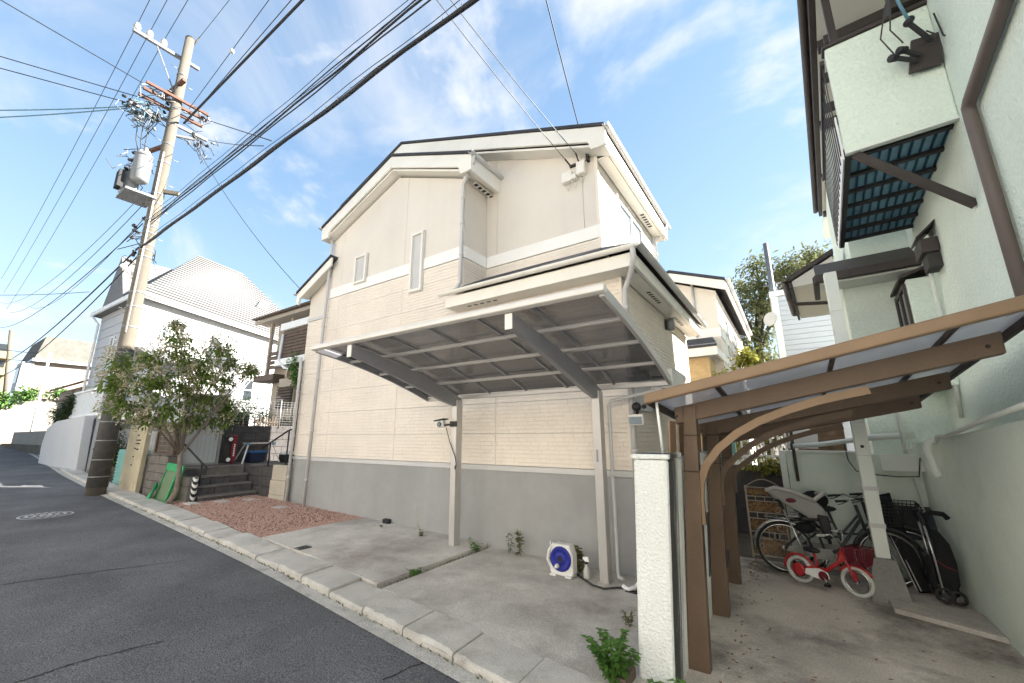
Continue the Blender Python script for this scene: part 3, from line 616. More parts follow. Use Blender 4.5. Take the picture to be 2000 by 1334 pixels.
def wallprism(y0, y1, z0, z1, g=0): return B().poly([(wx(1, z0)-g, y0, z0), (wx(0, z0)+g, y0, z0), (wx(0, z1)+g, y0, z1), (wx(1, z1)-g, y0, z1)], (0, y1-y0, 0))
mk('wall_body', wallprism(WF, 6.3, -.3, WT-.03), MT['whitewall'], t, bev=.025)
mk('coping', wallprism(WF-.012, 3.62, WT-.029, WT+.006, .012), MT['whitewall'], t, bev=.008)

# ================================================================ GREEN WALLS AROUND THE BICYCLE PARKING
mt('mint', (.71, .78, .69), .9, .06, 1.1, .35, 90, fine=.05, dirt=.25, dirtc=(.36, .4, .34), dirts=1.2)
mt('mintrough', (.72, .80, .71), .92, .05, 1.0, .8, 40, fine=.05)
mt('mintlight', (.72, .75, .70), .7, .05, 1.5)
b = B(); b.poly([(1.27, 2.0, -.3), (1.27, 7.28, -.3), (1.27, 7.28, 1.46), (1.27, 4.1, 1.68), (1.27, 2.0, 1.9)], (.14, 0, 0))
mk('retaining_wall', b, MT['mint'], bev=.01, label='pale green retaining wall running along the bicycle parking', cat='wall')
b = B(); b.box(-.12, 1.268, 7.2, 7.32, -.3, 1.33)
t = thing('back_wall', 'pale green wall closing the bicycle parking behind the bicycles', 'wall', (.5, 7.25, -.1))
mk('wall_body', b, MT['mint'], t, bev=.008); mk('coping', B().box(-.13, .70, 7.17, 7.35, 1.331, 1.36), MT['mintlight'], t, bev=.004)
mk('gate_pier', B().box(-.20, -.125, 7.10, 7.3, -.2, 1.36), MT['mintlight'], t, bev=.004); mk('brown_rail', B().box(-.04, .0, 7.15, 7.195, .95, 1.75), MT['browndark'], t)
# ledge along the foot of the retaining wall
b = B(); b.poly([(.60, 5.75, -.16), (1.268, 5.45, -.16), (1.268, 6.05, -.16), (.60, 6.22, -.16)], (0, 0, .10)); mk('ledge', b, MT['conc'], kind='structure', bev=.01)
# white clad column on a tapered footing
mt('block_grey', (.24, .235, .22), .95, .15, 3, .4, 60, fine=.12)
t = thing('support_column', 'white clad column with grey straps on a tapered concrete footing', 'column', (.63, 6.2, -.1))
b = B(); vs = [(.46, 6.02, -.12), (.80, 6.02, -.12), (.80, 6.36, -.12), (.46, 6.36, -.12), (.53, 6.09, .30), (.73, 6.09, .30), (.73, 6.29, .30), (.53, 6.29, .30)]
b.add(vs, [(0, 3, 2, 1), (4, 5, 6, 7), (0, 1, 5, 4), (1, 2, 6, 5), (2, 3, 7, 6), (3, 0, 4, 7)]); mk('footing', b, MT['block_grey'], t, bev=.012)
z = .30
for h in (.33, .36, .36, .36, .38, .45, .5, .5):
    mk('cladding', B().box(.572, .695, 6.13, 6.25, z+.003, z+h-.003), MT['mintlight'], t, bev=.004); z += h
mk('shaft', B().box(.578, .689, 6.136, 6.244, .30, z), MT['pipe'], t)
for z in (.60, .98): mk('strap', B().box(.564, .703, 6.122, 6.258, z, z+.045), MT['pipe'], t)
mk('knob', B().lathe((.63, 6.128, 1.45), [(.018, 0), (.012, .01)], 10, (0, -1, 0)), MT['black'], t)

# ================================================================ GREEN HOUSE (turned a little against the street)
PIV = V((1.45, 4.37, 0)); GA = R(3.4)
GH = thing('green_house', 'pale green textured house with a brown trimmed balcony on the right', 'house', PIV); GH.rotation_euler = (0, 0, -GA)
mt('btrim', (.055, .045, .042), .55, .15, 3); mt('bluegrey', (.13, .27, .36), .45, .2, 5); mt('rust', (.18, .1, .06), .8, .4, 9)
mt('pipebrown', (.13, .105, .095), .5, .1, 3); mt('soff', (.62, .60, .55), .8, .04, 2)
def gm(name, b, mat, bev=0, par=None): return mk(name, b, MT[mat], par or GH, bev=bev)
gm('wall', B().box(1.45, 5, 1.6, 7.19, 1.48, 6.15), 'mintrough', .01)
gm('wall', B().box(.68, 5, 7.2, 11.5, 1.17, 3.9), 'mintrough', .01)
gm('wall', B().box(.84, 5, 7.195, 10.4, 3.91, 6.15), 'mintrough', .01)
gm('floor_beam', B().box(.72, 1.449, 7.08, 7.198, 1.13, 1.33), 'mintlight', .006)
# balcony: textured front, floor of blue sheet on dark joists, railed side, strut
BX, BY0, BY1, BZ = .73, 4.37, 6.83, 4.10
bal = gm('balcony', B().box(BX, 1.449, BY0, BY0+.10, BZ, 5.24), 'mintrough', .012)
gm('cap', B().box(BX-.02, 1.449, BY0-.02, BY0+.13, 5.245, 5.28), 'btrim', .004, bal)
gm('drip_edge', B().box(BX-.006, 1.449, BY0-.008, BY0+.03, BZ-.022, BZ-.002), 'mintlight', 0, bal)
b = B(); nR = 9
for i in range(nR):                                   # folded sheet: ridges run along Y
    x0 = BX+.05+(.67)*i/nR; x1 = BX+.05+.67*(i+1)/nR; q = (x1-x0)
    b.add([(x0, BY0+.1, BZ+.05), (x0+q*.62, BY0+.1, BZ+.05), (x0+q*.72, BY0+.1, BZ+.085), (x0+q*.9, BY0+.1, BZ+.085), (x1, BY0+.1, BZ+.05)]+[(a, BY1, c_) for a, c_ in ((x0, BZ+.05), (x0+q*.62, BZ+.05), (x0+q*.72, BZ+.085), (x0+q*.9, BZ+.085), (x1, BZ+.05))], [(k, k+1, k+6, k+5) for k in range(4)])
mk('deck_sheet', b, MT['bluegrey'], bal, recalc=False)
for i in range(7):
    y = BY0+.16+i*.36; gm('joist', B().box(BX+.04, 1.449, y, y+.05, BZ+.015, BZ+.048), 'black', 0, bal)
gm('edge_beam', B().box(BX-.005, BX+.04, BY0+.101, BY1, BZ-.02, BZ+.09), 'black', 0, bal); gm('edge_trim', B().box(BX-.02, BX-.008, BY0+.101, BY1, BZ-.01, BZ+.45), 'whitep', 0, bal)
for i in range(15):
    y = BY0+.14+i*.17; gm('slat', B().box(BX-.03, BX-.022, y, y+.022, BZ+.06, 5.15), 'btrim', 0, bal)
gm('rail', B().box(BX-.045, BX-.01, BY0+.1, BY1, 5.16, 5.21), 'btrim', 0, bal)
gm('strut', B().beam((BX+.06, BY0+.06, BZ-.02), (1.45, BY0+.17, 3.38), .05, .06), 'btrim', .004, bal)
# upper roof: eave with dark battens and white soffit boards
ru = gm('roof', B().poly([(.71, 1.4, 6.33), (.71, 10.5, 6.33), (3.2, 10.5, 7.4), (3.2, 1.4, 7.4)], (0, 0, .09)), 'roof')
gm('eave_board', B().box(.72, .78, 1.4, 10.45, 6.20, 6.40), 'btrim', .004, ru); gutter((.68, 1.4, 6.36), (.68, 10.5, 6.36), .045, 'gutter', 'btrim', ru)
for i in range(6):
    y = 2.1+i*1.62
    gm('batten', B().box(.785, 1.5, y, y+.14, 6.11, 6.21), 'btrim', .004, ru); gm('soffit_board', B().box(.785, 1.6, y+.14, y+1.62, 6.19, 6.215), 'soff', 0, ru)
# timber brackets and posts under the roof by the balcony
for y0, y1, z0, z1 in ((4.2, 4.5, 5.0, 5.2), (3.9, 4.1, 5.45, 5.6)): gm('timber', B().box(1.22, 1.449, y0+.1, y1+.1, z0+.3, z1+.3), 'btrim', .006)
gm('timber', B().box(1.25, 1.32, 4.50, 4.57, 5.3, 6.1), 'btrim'); gm('timber', B().box(.80, .86, 4.5, 4.56, 5.28, 6.1), 'btrim')
for i in range(3): gm('timber', B().box(.8, 1.44, 4.9+i*.6, 4.97+i*.6, 5.75+.0, 5.85), 'btrim')
# lower roof edge over the bay and its gutter
rl = gm('lower_roof', B().poly([(.40, 6.78, 3.70), (1.449, 6.78, 3.70), (1.449, 7.19, 3.98), (.40, 7.19, 3.98)], (0, 0, .05)), 'btrim', .004)
gm('gutter', B().box(.38, 1.449, 6.70, 6.775, 3.62, 3.73), 'btrim', .01, rl); gm('gutter', B().box(.36, .43, 6.776, 7.6, 3.60, 3.73), 'btrim', .01, rl)
gm('soffit', B().box(.44, 1.449, 6.80, 7.19, 3.60, 3.625), 'mintlight', 0, rl)
rs = gm('side_roof', B().poly([(.03, 7.9, 4.07), (.70, 7.9, 4.42), (.70, 7.9, 4.50), (.03, 7.9, 4.15)], (0, 2.6, 0)), 'btrim', .004)
gutter((.0, 7.86, 4.14), (.0, 10.5, 4.14), .06, 'gutter', 'btrim', rs); gm('fascia', B().box(.05, .09, 7.91, 10.4, 3.96, 4.06), 'btrim', 0, rs)
gm('soffit', B().poly([(.1, 7.93, 3.98), (.68, 7.93, 3.98), (.68, 7.93, 4.38), (.1, 7.93, 4.08)], (0, 2.4, 0)), 'soff', 0, rs)
dpipe([(.0, 7.95, 4.1), (.02, 7.95, 3.78), (.10, 8.0, 3.70), (.58, 8.1, 3.66), (.62, 8.1, 3.58), (.62, 8.1, 2.2)], .03, mat='btrim', par=GH)
# bay window on the side wall
bay = gm('bay_window', B().box(1.22, 1.449, 6.36, 7.198, 2.1, 3.36), 'mintrough', .008)
gm('hood', B().poly([(1.16, 6.30, 3.37), (1.16, 7.198, 3.37), (1.449, 7.198, 3.46), (1.449, 6.30, 3.46)], (0, 0, .035)), 'btrim', .004, bay)
gm('glass', B().box(1.205, 1.217, 6.46, 7.15, 2.4, 3.28), 'glass', 0, bay)
for i, (y0, y1, z0, z1) in enumerate(((6.42, 6.47, 2.36, 3.33), (7.13, 7.18, 2.36, 3.33), (6.78, 6.82, 2.40, 3.28), (6.47, 7.13, 3.28, 3.33), (6.47, 7.13, 2.36, 2.40))): gm('frame', B().box(1.19, 1.216, y0, y1, z0, z1), 'btrim', 0, bay)
# vent hood with drain pipe
vh = gm('vent_hood', B().poly([(1.30, 5.78, 3.46), (1.30, 6.1, 3.46), (1.30, 6.1, 3.62), (1.30, 5.78, 3.62)], (.149, 0, 0)), 'btrim', .012)
gm('vent_cap', B().poly([(1.28, 5.75, 3.62), (1.28, 6.13, 3.62), (1.449, 6.13, 3.78), (1.449, 5.75, 3.78)], (0, 0, .02)), 'btrim', 0, vh); gm('vent_grille', B().box(1.34, 1.448, 5.82, 6.06, 3.30, 3.455), 'dark', 0, vh)
gm('drain_pipe', B().tube([(1.40, 6.12, 3.45), (1.40, 6.15, 3.3), (1.42, 6.3, 2.6), (1.42, 6.45, 1.75)], .02, 8), 'mintlight')
# big brown rainwater pipe
gm('rainwater_pipe', B().tube([(1.40, 2.2, 4.10), (1.40, 3.14, 4.01), (1.40, 3.93, 3.945), (1.40, 3.985, 3.93), (1.40, 3.99, 3.87), (1.40, 3.99, 2.0)], .04, 12), 'pipebrown')
# small wall pipes over the retaining wall
t = thing('drain_pipes', 'white drain pipes along the top of the pale green retaining wall', 'pipes', (1.2, 6.5, 1.4))
mk('pipe_run', B().tube([(1.235, 3.0, 1.86), (1.235, 4.6, 1.70), (1.235, 5.75, 1.56), (1.22, 5.95, 1.56), (1.21, 6.05, 1.50)], .02, 8), MT['mintlight'], t)
mk('spout', B().tube([(1.20, 6.0, 1.52), (1.15, 6.0, 1.50), (1.13, 6.0, 1.42), (1.16, 5.98, 1.20), (1.17, 5.97, 1.16)], .035, 10), MT['mintlight'], t)
mk('pipe_run', B().tube([(-.02, 7.12, 1.42), (.3, 7.12, 1.45), (.62, 7.08, 1.50), (.72, 7.05, 1.53)], .032, 9), MT['mintlight'], t)
mk('pipe_run', B().tube([(.73, 7.03, 1.53), (1.0, 7.03, 1.555), (1.24, 7.03, 1.57)], .04, 10), MT['mintlight'], t)
mk('riser', B().tube([(1.03, 7.0, 1.86), (1.09, 7.0, 1.86), (1.12, 7.0, 1.83), (1.12, 7.0, 1.35)], .018, 8), MT['mintlight'], t)
mk('riser', B().tube([(1.12, 7.0, 1.40), (1.18, 7.0, 1.40), (1.2, 7.0, 1.48)], .016, 8), MT['mintlight'], t)
mk('cap', B().cyl((-.05, 7.12, 1.42), (-.02, 7.12, 1.42), .045), MT['dark'], t)
mk('cable', B().tube([(.55, 7.1, 1.46), (.56, 7.08, 1.25), (.62, 7.05, 1.12), (.75, 7.02, 1.09), (1.0, 7.02, 1.07), (1.2, 7.02, 1.08), (1.24, 7.0, 1.3)], .007, 6), MT['dark'], t)
# insulator board and service drop on the balcony
t = thing('service_board', 'dark board with black insulators and wires on the balcony front', 'insulators', (1.35, 4.2, 4.6))
mk('board', B().ob((1.22, 4.31, 4.60), (.20, .0, -.02), (0, .03, 0), (.06, 0, .30)), MT['btrim'], t, bev=.004)
for p, q, r in (((1.10, 4.2, 4.72), (1.15, 4.25, 4.74), .032), ((1.16, 4.22, 4.78), (1.22, 4.26, 4.79), .032), ((1.25, 4.2, 4.98), (1.28, 4.22, 5.03), .032)):
    mk('insulator', B().lathe(p, [(r*.6, 0), (r, .01), (r, .035), (r*.55, .045), (r*.9, .055), (r*.9, .075), (r*.4, .09)], 10, V(q)-V(p)), MT['black'], t)
for p, q in (((1.15, 4.24, 4.73), (1.28, 4.28, 4.66)), ((1.27, 4.21, 4.98), (1.38, 4.27, 4.8)), ((1.2, 4.25, 4.79), (1.3, 4.28, 4.7))): mk('arm', B().beam(p, q, .025, .03), MT['black'], t)
for pts in ([(1.13, 4.2, 4.75), (1.06, 4.15, 4.9), (1.12, 4.1, 5.15), (1.18, 4.1, 5.3)], [(1.2, 4.2, 4.82), (1.13, 4.15, 4.95), (1.16, 4.1, 5.18), (1.19, 4.1, 5.3)], [(1.3, 4.2, 4.72), (1.38, 4.2, 4.7), (1.4, 4.22, 4.8), (1.36, 4.24, 4.88)], [(1.42, 4.22, 5.0), (1.43, 4.2, 4.75), (1.52, 4.15, 4.62), (1.6, 4.1, 4.68)]): mk('cable', B().tube(pts, .006, 6), MT['dark'], t)
mk('coupling', B().tube([(1.26, 4.19, 5.02), (1.22, 4.14, 5.15), (1.19, 4.1, 5.32)], .012, 6), MT['bluegrey'], t)
# ================================================================ BICYCLES AND THINGS IN THE PARKING
mt('red', (.42, .025, .03), .35, .08, 6, spec=.5); mt('darkred', (.14, .015, .025), .5, .2, 10); mt('tyre', (.03, .03, .03), .8, .1, 10); mt('tyrewhite', (.55, .56, .53), .7, .08, 10)
mt('chrome', (.55, .55, .55), .25, .05, 5, metal=.9); mt('framedark', (.07, .075, .07), .4, .1, 6, metal=.3); mt('greyplastic', (.33, .33, .31), .6, .08, 5); mt('greylight', (.52, .5, .47), .6, .06, 5)
mt('fabric', (.018, .018, .02), .95, .2, 30, .4, 200)
def ring(c, r, rad, n=28, m=6, ax='y'):
    pts = [V(c)+V((r*math.cos(2*math.pi*k/n), 0, r*math.sin(2*math.pi*k/n))) for k in range(n)]
    return B().tube(pts, rad, m, closed=True)
def arc(c, r, a0, a1, n=12): return [V(c)+V((r*math.cos(R(a0+(a1-a0)*k/n)), 0, r*math.sin(R(a0+(a1-a0)*k/n)))) for k in range(n+1)]
def wheel(t, c, r, tr, tyre, spokes=20, name='wheel'):
    w_ = mk(name, ring(c, r-tr, tr, 32), MT[tyre], t); mk('rim', ring(c, r-2.3*tr, tr*.55, 32), MT['chrome'], w_)
    b = B()
    for k in range(spokes):
        a = 2*math.pi*k/spokes; a2 = a+(.5 if k % 2 else -.5); s_ = .02 if k % 2 else -.02
        b.tube([V(c)+V((.018*math.cos(a2), s_, .018*math.sin(a2))), V(c)+V(((r-2.3*tr)*math.cos(a), 0, (r-2.3*tr)*math.sin(a)))], .0012, 3, cap=False)
    mk('spokes', b, MT['chrome'], w_, kind='stuff'); mk('hub', B().cyl(V(c)-V((0, .035, 0)), V(c)+V((0, .035, 0)), .018), MT['chrome'], w_); return w_
def wire_basket(t, o, w_, d, h, mat, r=.003, nx=8, nz=6):
    b = B(); x0, y0, z0 = o
    def P(u, v, q): e = .82+.18*q; return (x0+w_/2+(u-.5)*w_*e, y0+(v-.5)*d*e, z0+q*h)
    for k in range(nz+1):
        q = k/nz; b.tube([P(0, 0, q), P(1, 0, q), P(1, 1, q), P(0, 1, q), P(0, 0, q)], r if k < nz else r*2, 4, cap=False)
    for k in range(nx+1):
        u = k/nx
        for v in (0, 1): b.tube([P(u, v, 0), P(u, v, 1)], r, 4, cap=False)
        for v in (0, 1): b.tube([P(v, u, 0), P(v, u, 1)], r, 4, cap=False)
        b.tube([P(u, 0, 0), P(u, 1, 0)], r, 4, cap=False)
    return mk('basket', b, MT[mat], t)
def adult_bike(loc, rz, label, seat=True):
    t = thing('bicycle', label, 'bicycle', loc, 'bicycles parked against the pale green wall'); o = V(loc)
    q = lambda x, y, z: o+V((x, y, z))
    wheel(t, q(0, 0, .325), .325, .017, 'tyre', 28); wheel(t, q(1.08, 0, .325), .325, .017, 'tyre', 28)
    for c in (0, 1.08):
        a0, a1 = (25, 190) if c == 0 else (20, 165)
        b = B()
        for s_ in (-.022, 0, .022): b.tube([p+V((0, s_, 0)) for p in arc(q(c, 0, .325), .348-abs(s_)*.3, a0, a1, 16)], .012, 5)
        mk('mudguard', b, MT['chrome' if c == 0 else 'framedark'], t)
    bb = (.46, 0, .29)
    f = B(); f.tube([q(.46, 0, .29), q(.33, 0, .78)], .016, 8); f.tube([q(.47, 0, .30), q(.60, 0, .36), q(.86, 0, .74)], .02, 8); f.tube([q(.40, 0, .50), q(.62, 0, .52), q(.85, 0, .80)], .014, 8); f.tube([q(.84, 0, .92), q(.90, 0, .62)], .02, 8)
    for s_ in (-.05, .05): f.tube([q(0, s_, .325), q(.45, s_*.6, .29)], .01, 6); f.tube([q(0, s_, .325), q(.36, s_*.4, .66)], .009, 6); f.tube([q(.90, s_*.5, .62), q(.95, s_, .5), q(1.08, s_, .325)], .011, 6)
    mk('frame', f, MT['framedark'], t)
    mk('chain_guard', B().poly([q(.02, -.065, .30), q(.50, -.065, .22), q(.54, -.065, .30), q(.50, -.065, .37), q(.05, -.065, .36)], (0, .012, 0)), MT['greyplastic'], t, bev=.004)
    cr = mk('crank', B().tube([q(.46, -.08, .29), q(.40, -.085, .14)], .01, 6), MT['chrome'], t); mk('pedal', B().box(*[v for pr_ in zip(q(.36, -.14, .12), q(.44, -.085, .145)) for v in pr_]), MT['black'], cr)
    mk('saddle', B().sph(q(.30, 0, .81), (.13, .09, .04)), MT['black'], t)
    rk = mk('rear_rack', B().tube([q(-.18, -.06, .71), q(.26, -.06, .70), q(.26, .06, .70), q(-.18, .06, .71), q(-.18, -.06, .71)], .006, 6), MT['chrome'], t)
    hb = mk('handlebar', B().tube([q(.70, -.27, 1.0), q(.78, -.24, 1.02), q(.83, -.1, 1.0), q(.82, 0, .94), q(.83, .1, 1.0), q(.78, .24, 1.02), q(.70, .27, 1.0)], .011, 7), MT['chrome'], t)
    for s_ in (-1, 1): mk('grip', B().tube([q(.60, .275*s_, .985), q(.72, .27*s_, 1.0)], .016, 8), MT['black'], hb)
    for s_ in (-1, 1): mk('brake_lever', B().tube([q(.74, .255*s_, 1.0), q(.66, .26*s_, .955), q(.62, .262*s_, .95)], .006, 5), MT['black'], hb)
    wire_basket(t, q(.93, 0, .72), .32, .34, .24, 'dark', .0035)
    mk('lamp', B().lathe(q(.98, 0, .58), [(.02, 0), (.035, .04), (.036, .06)], 10, (1, 0, 0)), MT['chrome'], t)
    if seat:
        q_ = q; q = lambda x, y, z: q_(x+.38, y, z)
        prof = [(-.52, 1.06), (-.40, 1.10), (-.20, 1.06), (.02, .96), (.10, .88), (.14, .80), (.08, .74), (-.06, .735), (-.16, .80), (-.30, .88), (-.44, .97)]
        cs = mk('child_seat', B().poly([q(x, -.15, z) for x, z in prof], (0, .30, 0)), MT['greyplastic'], t, bev=.05)
        mk('seat_trim', B().tube([q(-.52, -.155, 1.06), q(-.40, -.16, 1.105), q(-.20, -.16, 1.065), q(.0, -.16, .975)], .022, 7), MT['greylight'], cs)
        mk('seat_base', B().box(*[v for pr_ in zip(q(-.16, -.12, .70), q(.14, .12, .76)) for v in pr_]), MT['black'], cs, bev=.02)
        mk('armrest', B().tube([q(.0, -.13, .95), q(.08, -.14, 1.02), q(.16, 0, 1.05), q(.08, .14, 1.02)], .025, 8), MT['greylight'], cs)
        mk('foot_well', B().poly([q(.02, -.17, .80), q(.14, -.17, .78), q(.16, -.17, .52), (q(.06, -.17, .50))], (0, .08, 0)), MT['black'], cs, bev=.02)
        mk('reflector', B().sph(q(-.24, -.155, .95), (.06, .012, .03)), MT['darkred'], cs)
        mk('rear_bag', B().sph(q(-.12, -.02, .60), (.12, .1, .07)), MT['fabric'], cs)
    else:
        mk('bag', B().sph(q(.2, -.05, .92), (.16, .1, .12)), MT['fabric'], t)
    t.rotation_euler = (0, 0, rz); t.scale = (.94, .94, .94); return t
adult_bike((-.27, 6.60, -.115), R(5), 'grey adult bicycle with a bulky child seat against the pale green wall')
adult_bike((-.06, 6.98, -.115), R(-3), 'dark bicycle mostly hidden behind the one with the child seat', False)
# small red bicycle
kb0 = V((-.13, 6.30, -.108)); kb1 = V((.37, 6.08, -.112))
t = thing('kids_bicycle', 'small red bicycle with white tyres, basket and push rod', 'bicycle', kb0); o = kb0; q = lambda x, y, z: o+V((x, y, z))
wheel(t, q(0, 0, .145), .145, .018, 'tyrewhite', 14); wheel(t, q(.55, 0, .15), .15, .018, 'tyrewhite', 14)
f = B(); f.tube([q(0, 0, .15), q(.14, 0, .20), q(.27, 0, .19), q(.40, 0, .30), q(.455, 0, .42)], .022, 9); f.tube([q(.455, 0, .47), q(.48, 0, .34), q(.52, -.035, .25), q(.55, -.035, .15)], .015, 8); f.tube([q(.485, 0, .33), q(.52, .035, .25), q(.55, .035, .15)], .015, 8); f.tube([q(.20, 0, .20), q(.17, 0, .36)], .013, 8)
mk('frame', f, MT['red'], t); mk('head_panel', B().poly([q(.40, -.012, .30), q(.47, -.012, .33), q(.445, -.012, .45), q(.41, -.012, .40)], (0, .024, 0)), MT['red'], t, bev=.008)
for c, a0, a1 in ((0, 10, 185), (.55, 30, 150)): mk('mudguard', B().tube(arc(q(c, 0, .147), .162, a0, a1), .014, 6), MT['red'], t)
mk('wheel_cover', B().lathe(q(.0, -.03, .147), [(.075, 0), (.06, .012), (.02, .015)], 18, (0, -1, 0)), MT['red'], t)
mk('chain_guard', B().poly([q(.06, -.045, .12), (q(.24, -.045, .09)), q(.31, -.045, .12), q(.30, -.045, .18), q(.22, -.045, .21), q(.08, -.045, .18)], (0, .012, 0)), MT['whitep'], t, bev=.012)
mk('chain_wheel', B().lathe(q(.255, -.05, .14), [(.05, 0), (.048, .006)], 18, (0, -1, 0)), MT['darkred'], t)
cr = mk('crank', B().tube([q(.255, -.06, .14), q(.30, -.065, .07)], .008, 6), MT['chrome'], t); mk('pedal', B().box(*[v for pr_ in zip(q(.275, -.12, .055), q(.325, -.07, .075)) for v in pr_]), MT['black'], cr)
mk('saddle', B().sph(q(.15, 0, .385), (.095, .055, .032)), MT['black'], t)
hb = mk('handlebar', B().tube([q(.37, -.19, .60), q(.43, -.15, .62), q(.46, -.06, .54), q(.455, 0, .50), q(.46, .06, .54), q(.43, .15, .62), q(.37, .19, .60)], .009, 7), MT['chrome'], t)
for s_ in (-1, 1): mk('grip', B().tube([q(.31, .20*s_, .59), q(.385, .185*s_, .605)], .014, 8), MT['greylight'], hb)
wire_basket(t, q(.52, 0, .34), .19, .22, .16, 'darkred', .0045, 9, 7)
pr_ = mk('push_rod', B().tube([q(.11, .0, .22), q(-.02, .03, .55), (q(-.13, .05, .82))], .011, 7), MT['chrome'], t); mk('grip', B().tube([q(-.115, .047, .79), q(-.15, .055, .87), q(-.17, .03, .885)], .018, 8), MT['black'], pr_)
mk('training_wheel', ring(q(.02, .13, .06), .045, .012, 16), MT['greylight'], t)
t.rotation_euler = (0, 0, math.atan2(kb1.y-kb0.y, kb1.x-kb0.x))
# folded stroller
t = thing('stroller', 'black folded pushchair standing upright against the green retaining wall', 'pushchair', (1.08, 6.35, -.08))
b = B()
prof = [(.0, .08), (.02, .35), (.04, .62), (.09, .60), (.15, .48), (.175, .3), (.165, .1), (.11, .0)]
mk('seat_fabric', B().poly([(1.04+x, 6.24, z) for x, z in prof], (0, .24, 0)), MT['fabric'], t, bev=.045)
mk('hood', B().tube([(1.05, 6.26, .62), (1.04, 6.26, .74), (1.09, 6.26, .78), (1.19, 6.26, .77), (1.22, 6.27, .73)], .026, 9), MT['fabric'], t)
for dy in (6.22, 6.46):
    mk('side_tube', B().tube([(1.02, dy, .66), (1.045, dy, .35), (1.06, dy, .0), (1.10, dy, -.06)], .011, 8), MT['chrome'], t)
    w_ = mk('wheel', ring((1.07, dy, .0), .062, .016, 18), MT['tyre'], t); mk('hub', B().cyl((1.07, dy-.015, .0), (1.07, dy+.015, .0), .03), MT['dark'], w_)
    mk('wheel', ring((1.16, dy, -.01), .055, .015, 18), MT['tyre'], t)
mk('handle', B().tube([(1.02, 6.22, .66), (1.0, 6.22, .76), (1.04, 6.30, .79), (1.04, 6.40, .79), (1.0, 6.46, .76), (1.02, 6.46, .66)], .016, 8), MT['black'], t)
mk('basket_net', B().poly([(.99, 6.23, .05), (1.035, 6.23, .05), (1.035, 6.23, .33), (1.0, 6.23, .30)], (0, .22, 0)), MT['fabric'], t, bev=.02)
mk('strap', B().tube([(1.05, 6.235, .33), (1.12, 6.232, .27), (1.20, 6.236, .24)], .006, 5), MT['darkred'], t)
# boards and bundles leaning at the back
t = thing('folded_awning', 'long black folded bundle leaning behind the white column', 'bundle', (.85, 6.8, -.1))
mk('bundle_body', B().tube([(.98, 6.55, -.08), (.90, 6.75, .3), (.82, 6.95, .68), (.80, 7.0, .82)], [.06, .085, .10, .06], 9), MT['fabric'], t)
mk('bundle_flap', B().poly([(.68, 6.98, .55), (.92, 6.98, .50), (.90, 6.98, .88), (.70, 6.98, .82)], (0, .04, 0)), MT['fabric'], t, bev=.01)
for dx in (0, .03): mk('bundle_rod', B().tube([(.90+dx, 6.48, -.06), (.76+dx, 6.90, .62)], .006, 6), MT['pipe'], t)
mt('slate', (.055, .06, .07), .7, .15, 4); mt('plastic', (.22, .25, .27), .35, .3, 9, .8, 14); mt('plywood', (.15, .085, .05), .8, .25, 4)
mk('grey_board', B().ob((.98, 7.02, .36), (.30, 0, -.0), (0, .02, 0), (-.02, .14, .36)), MT['slate'], label='dark slate grey board leaning on the pale green back wall', cat='board', bev=.004)
mk('plastic_sheet', B().ob((1.0, 6.72, -.1), (.26, .05, 0), (0, .03, 0), (-.03, .22, .38)), MT['plastic'], label='crumpled grey plastic sheet beside the folded pushchair', cat='plastic sheet', bev=.012)
mk('plywood_offcut', B().poly([(.97, 6.6, -.1), (1.09, 6.6, -.1), (1.07, 6.64, .22)], (0, .015, 0)), MT['plywood'], label='brown triangular plywood offcut beside the folded pushchair', cat='plywood')
mk('pole_stick', B().tube([(1.25, 7.1, -.1), (1.21, 7.13, .5), (1.17, 7.17, 1.05)], .01, 7), MT['pipe'], label='thin grey stick standing in the corner of the green walls', cat='stick')
# wrought iron gate with rusty lace panels
t = thing('iron_gate', 'cream wrought iron gate with rusty lace panels and scrolls', 'gate', (-.4, 6.95, -.1))
mt('gatecream', (.42, .36, .27), .6, .2, 12); mt('lace', (.26, .13, .055), .75, .45, 30, c2=(.42, .26, .13))
gx0, gx1, gy = -.66, -.22, 6.95
for x in (gx0, gx1): mk('stile', B().beam((x, gy, -.06), (x, gy, .88), .022, .022, (0, 1, 0)), MT['gatecream'], t)
for z in (-.02, .20, .28, .45, .53, .68, .74, .86): mk('rail', B().beam((gx0, gy, z), (gx1, gy, z), .012, .012), MT['gatecream'], t)
mk('arch', B().tube([(gx0+(gx1-gx0)*i/12, gy, .86+.11*math.sin(math.pi*i/12)) for i in range(13)], .007, 6), MT['gatecream'], t)
rr = random.Random(5)
for z0, z1 in ((-.01, .19), (.29, .44), (.54, .67), (.75, .85)):
    b = B()
    for k in range(int(340*(z1-z0)/.2)):
        x, z = rr.uniform(gx0+.02, gx1-.02), rr.uniform(z0+.012, z1-.008); r_ = rr.uniform(.007, .013); n = 6; w_ = .004; ph = rr.uniform(0, 6)
        vs = []
        for i in range(n): a = ph+i*2*math.pi/n; vs += [(x+(r_+w_)*math.cos(a), gy+rr.uniform(-.003, .003), z+(r_+w_)*math.sin(a)), (x+(r_-w_)*math.cos(a), gy, z+(r_-w_)*math.sin(a))]
        b.add(vs, [(2*i, 2*((i+1) % n), 2*((i+1) % n)+1, 2*i+1) for i in range(n-1)])
    mk('lace_panel', b, MT['lace'], t, kind='stuff', recalc=False)
for x in (-.55, -.44, -.33):
    for z0, z1 in ((.20, .28), (.45, .53), (.68, .74)): mk('bar', B().cyl((x, gy, z0), (x, gy, z1), .005, n=6), MT['gatecream'], t)
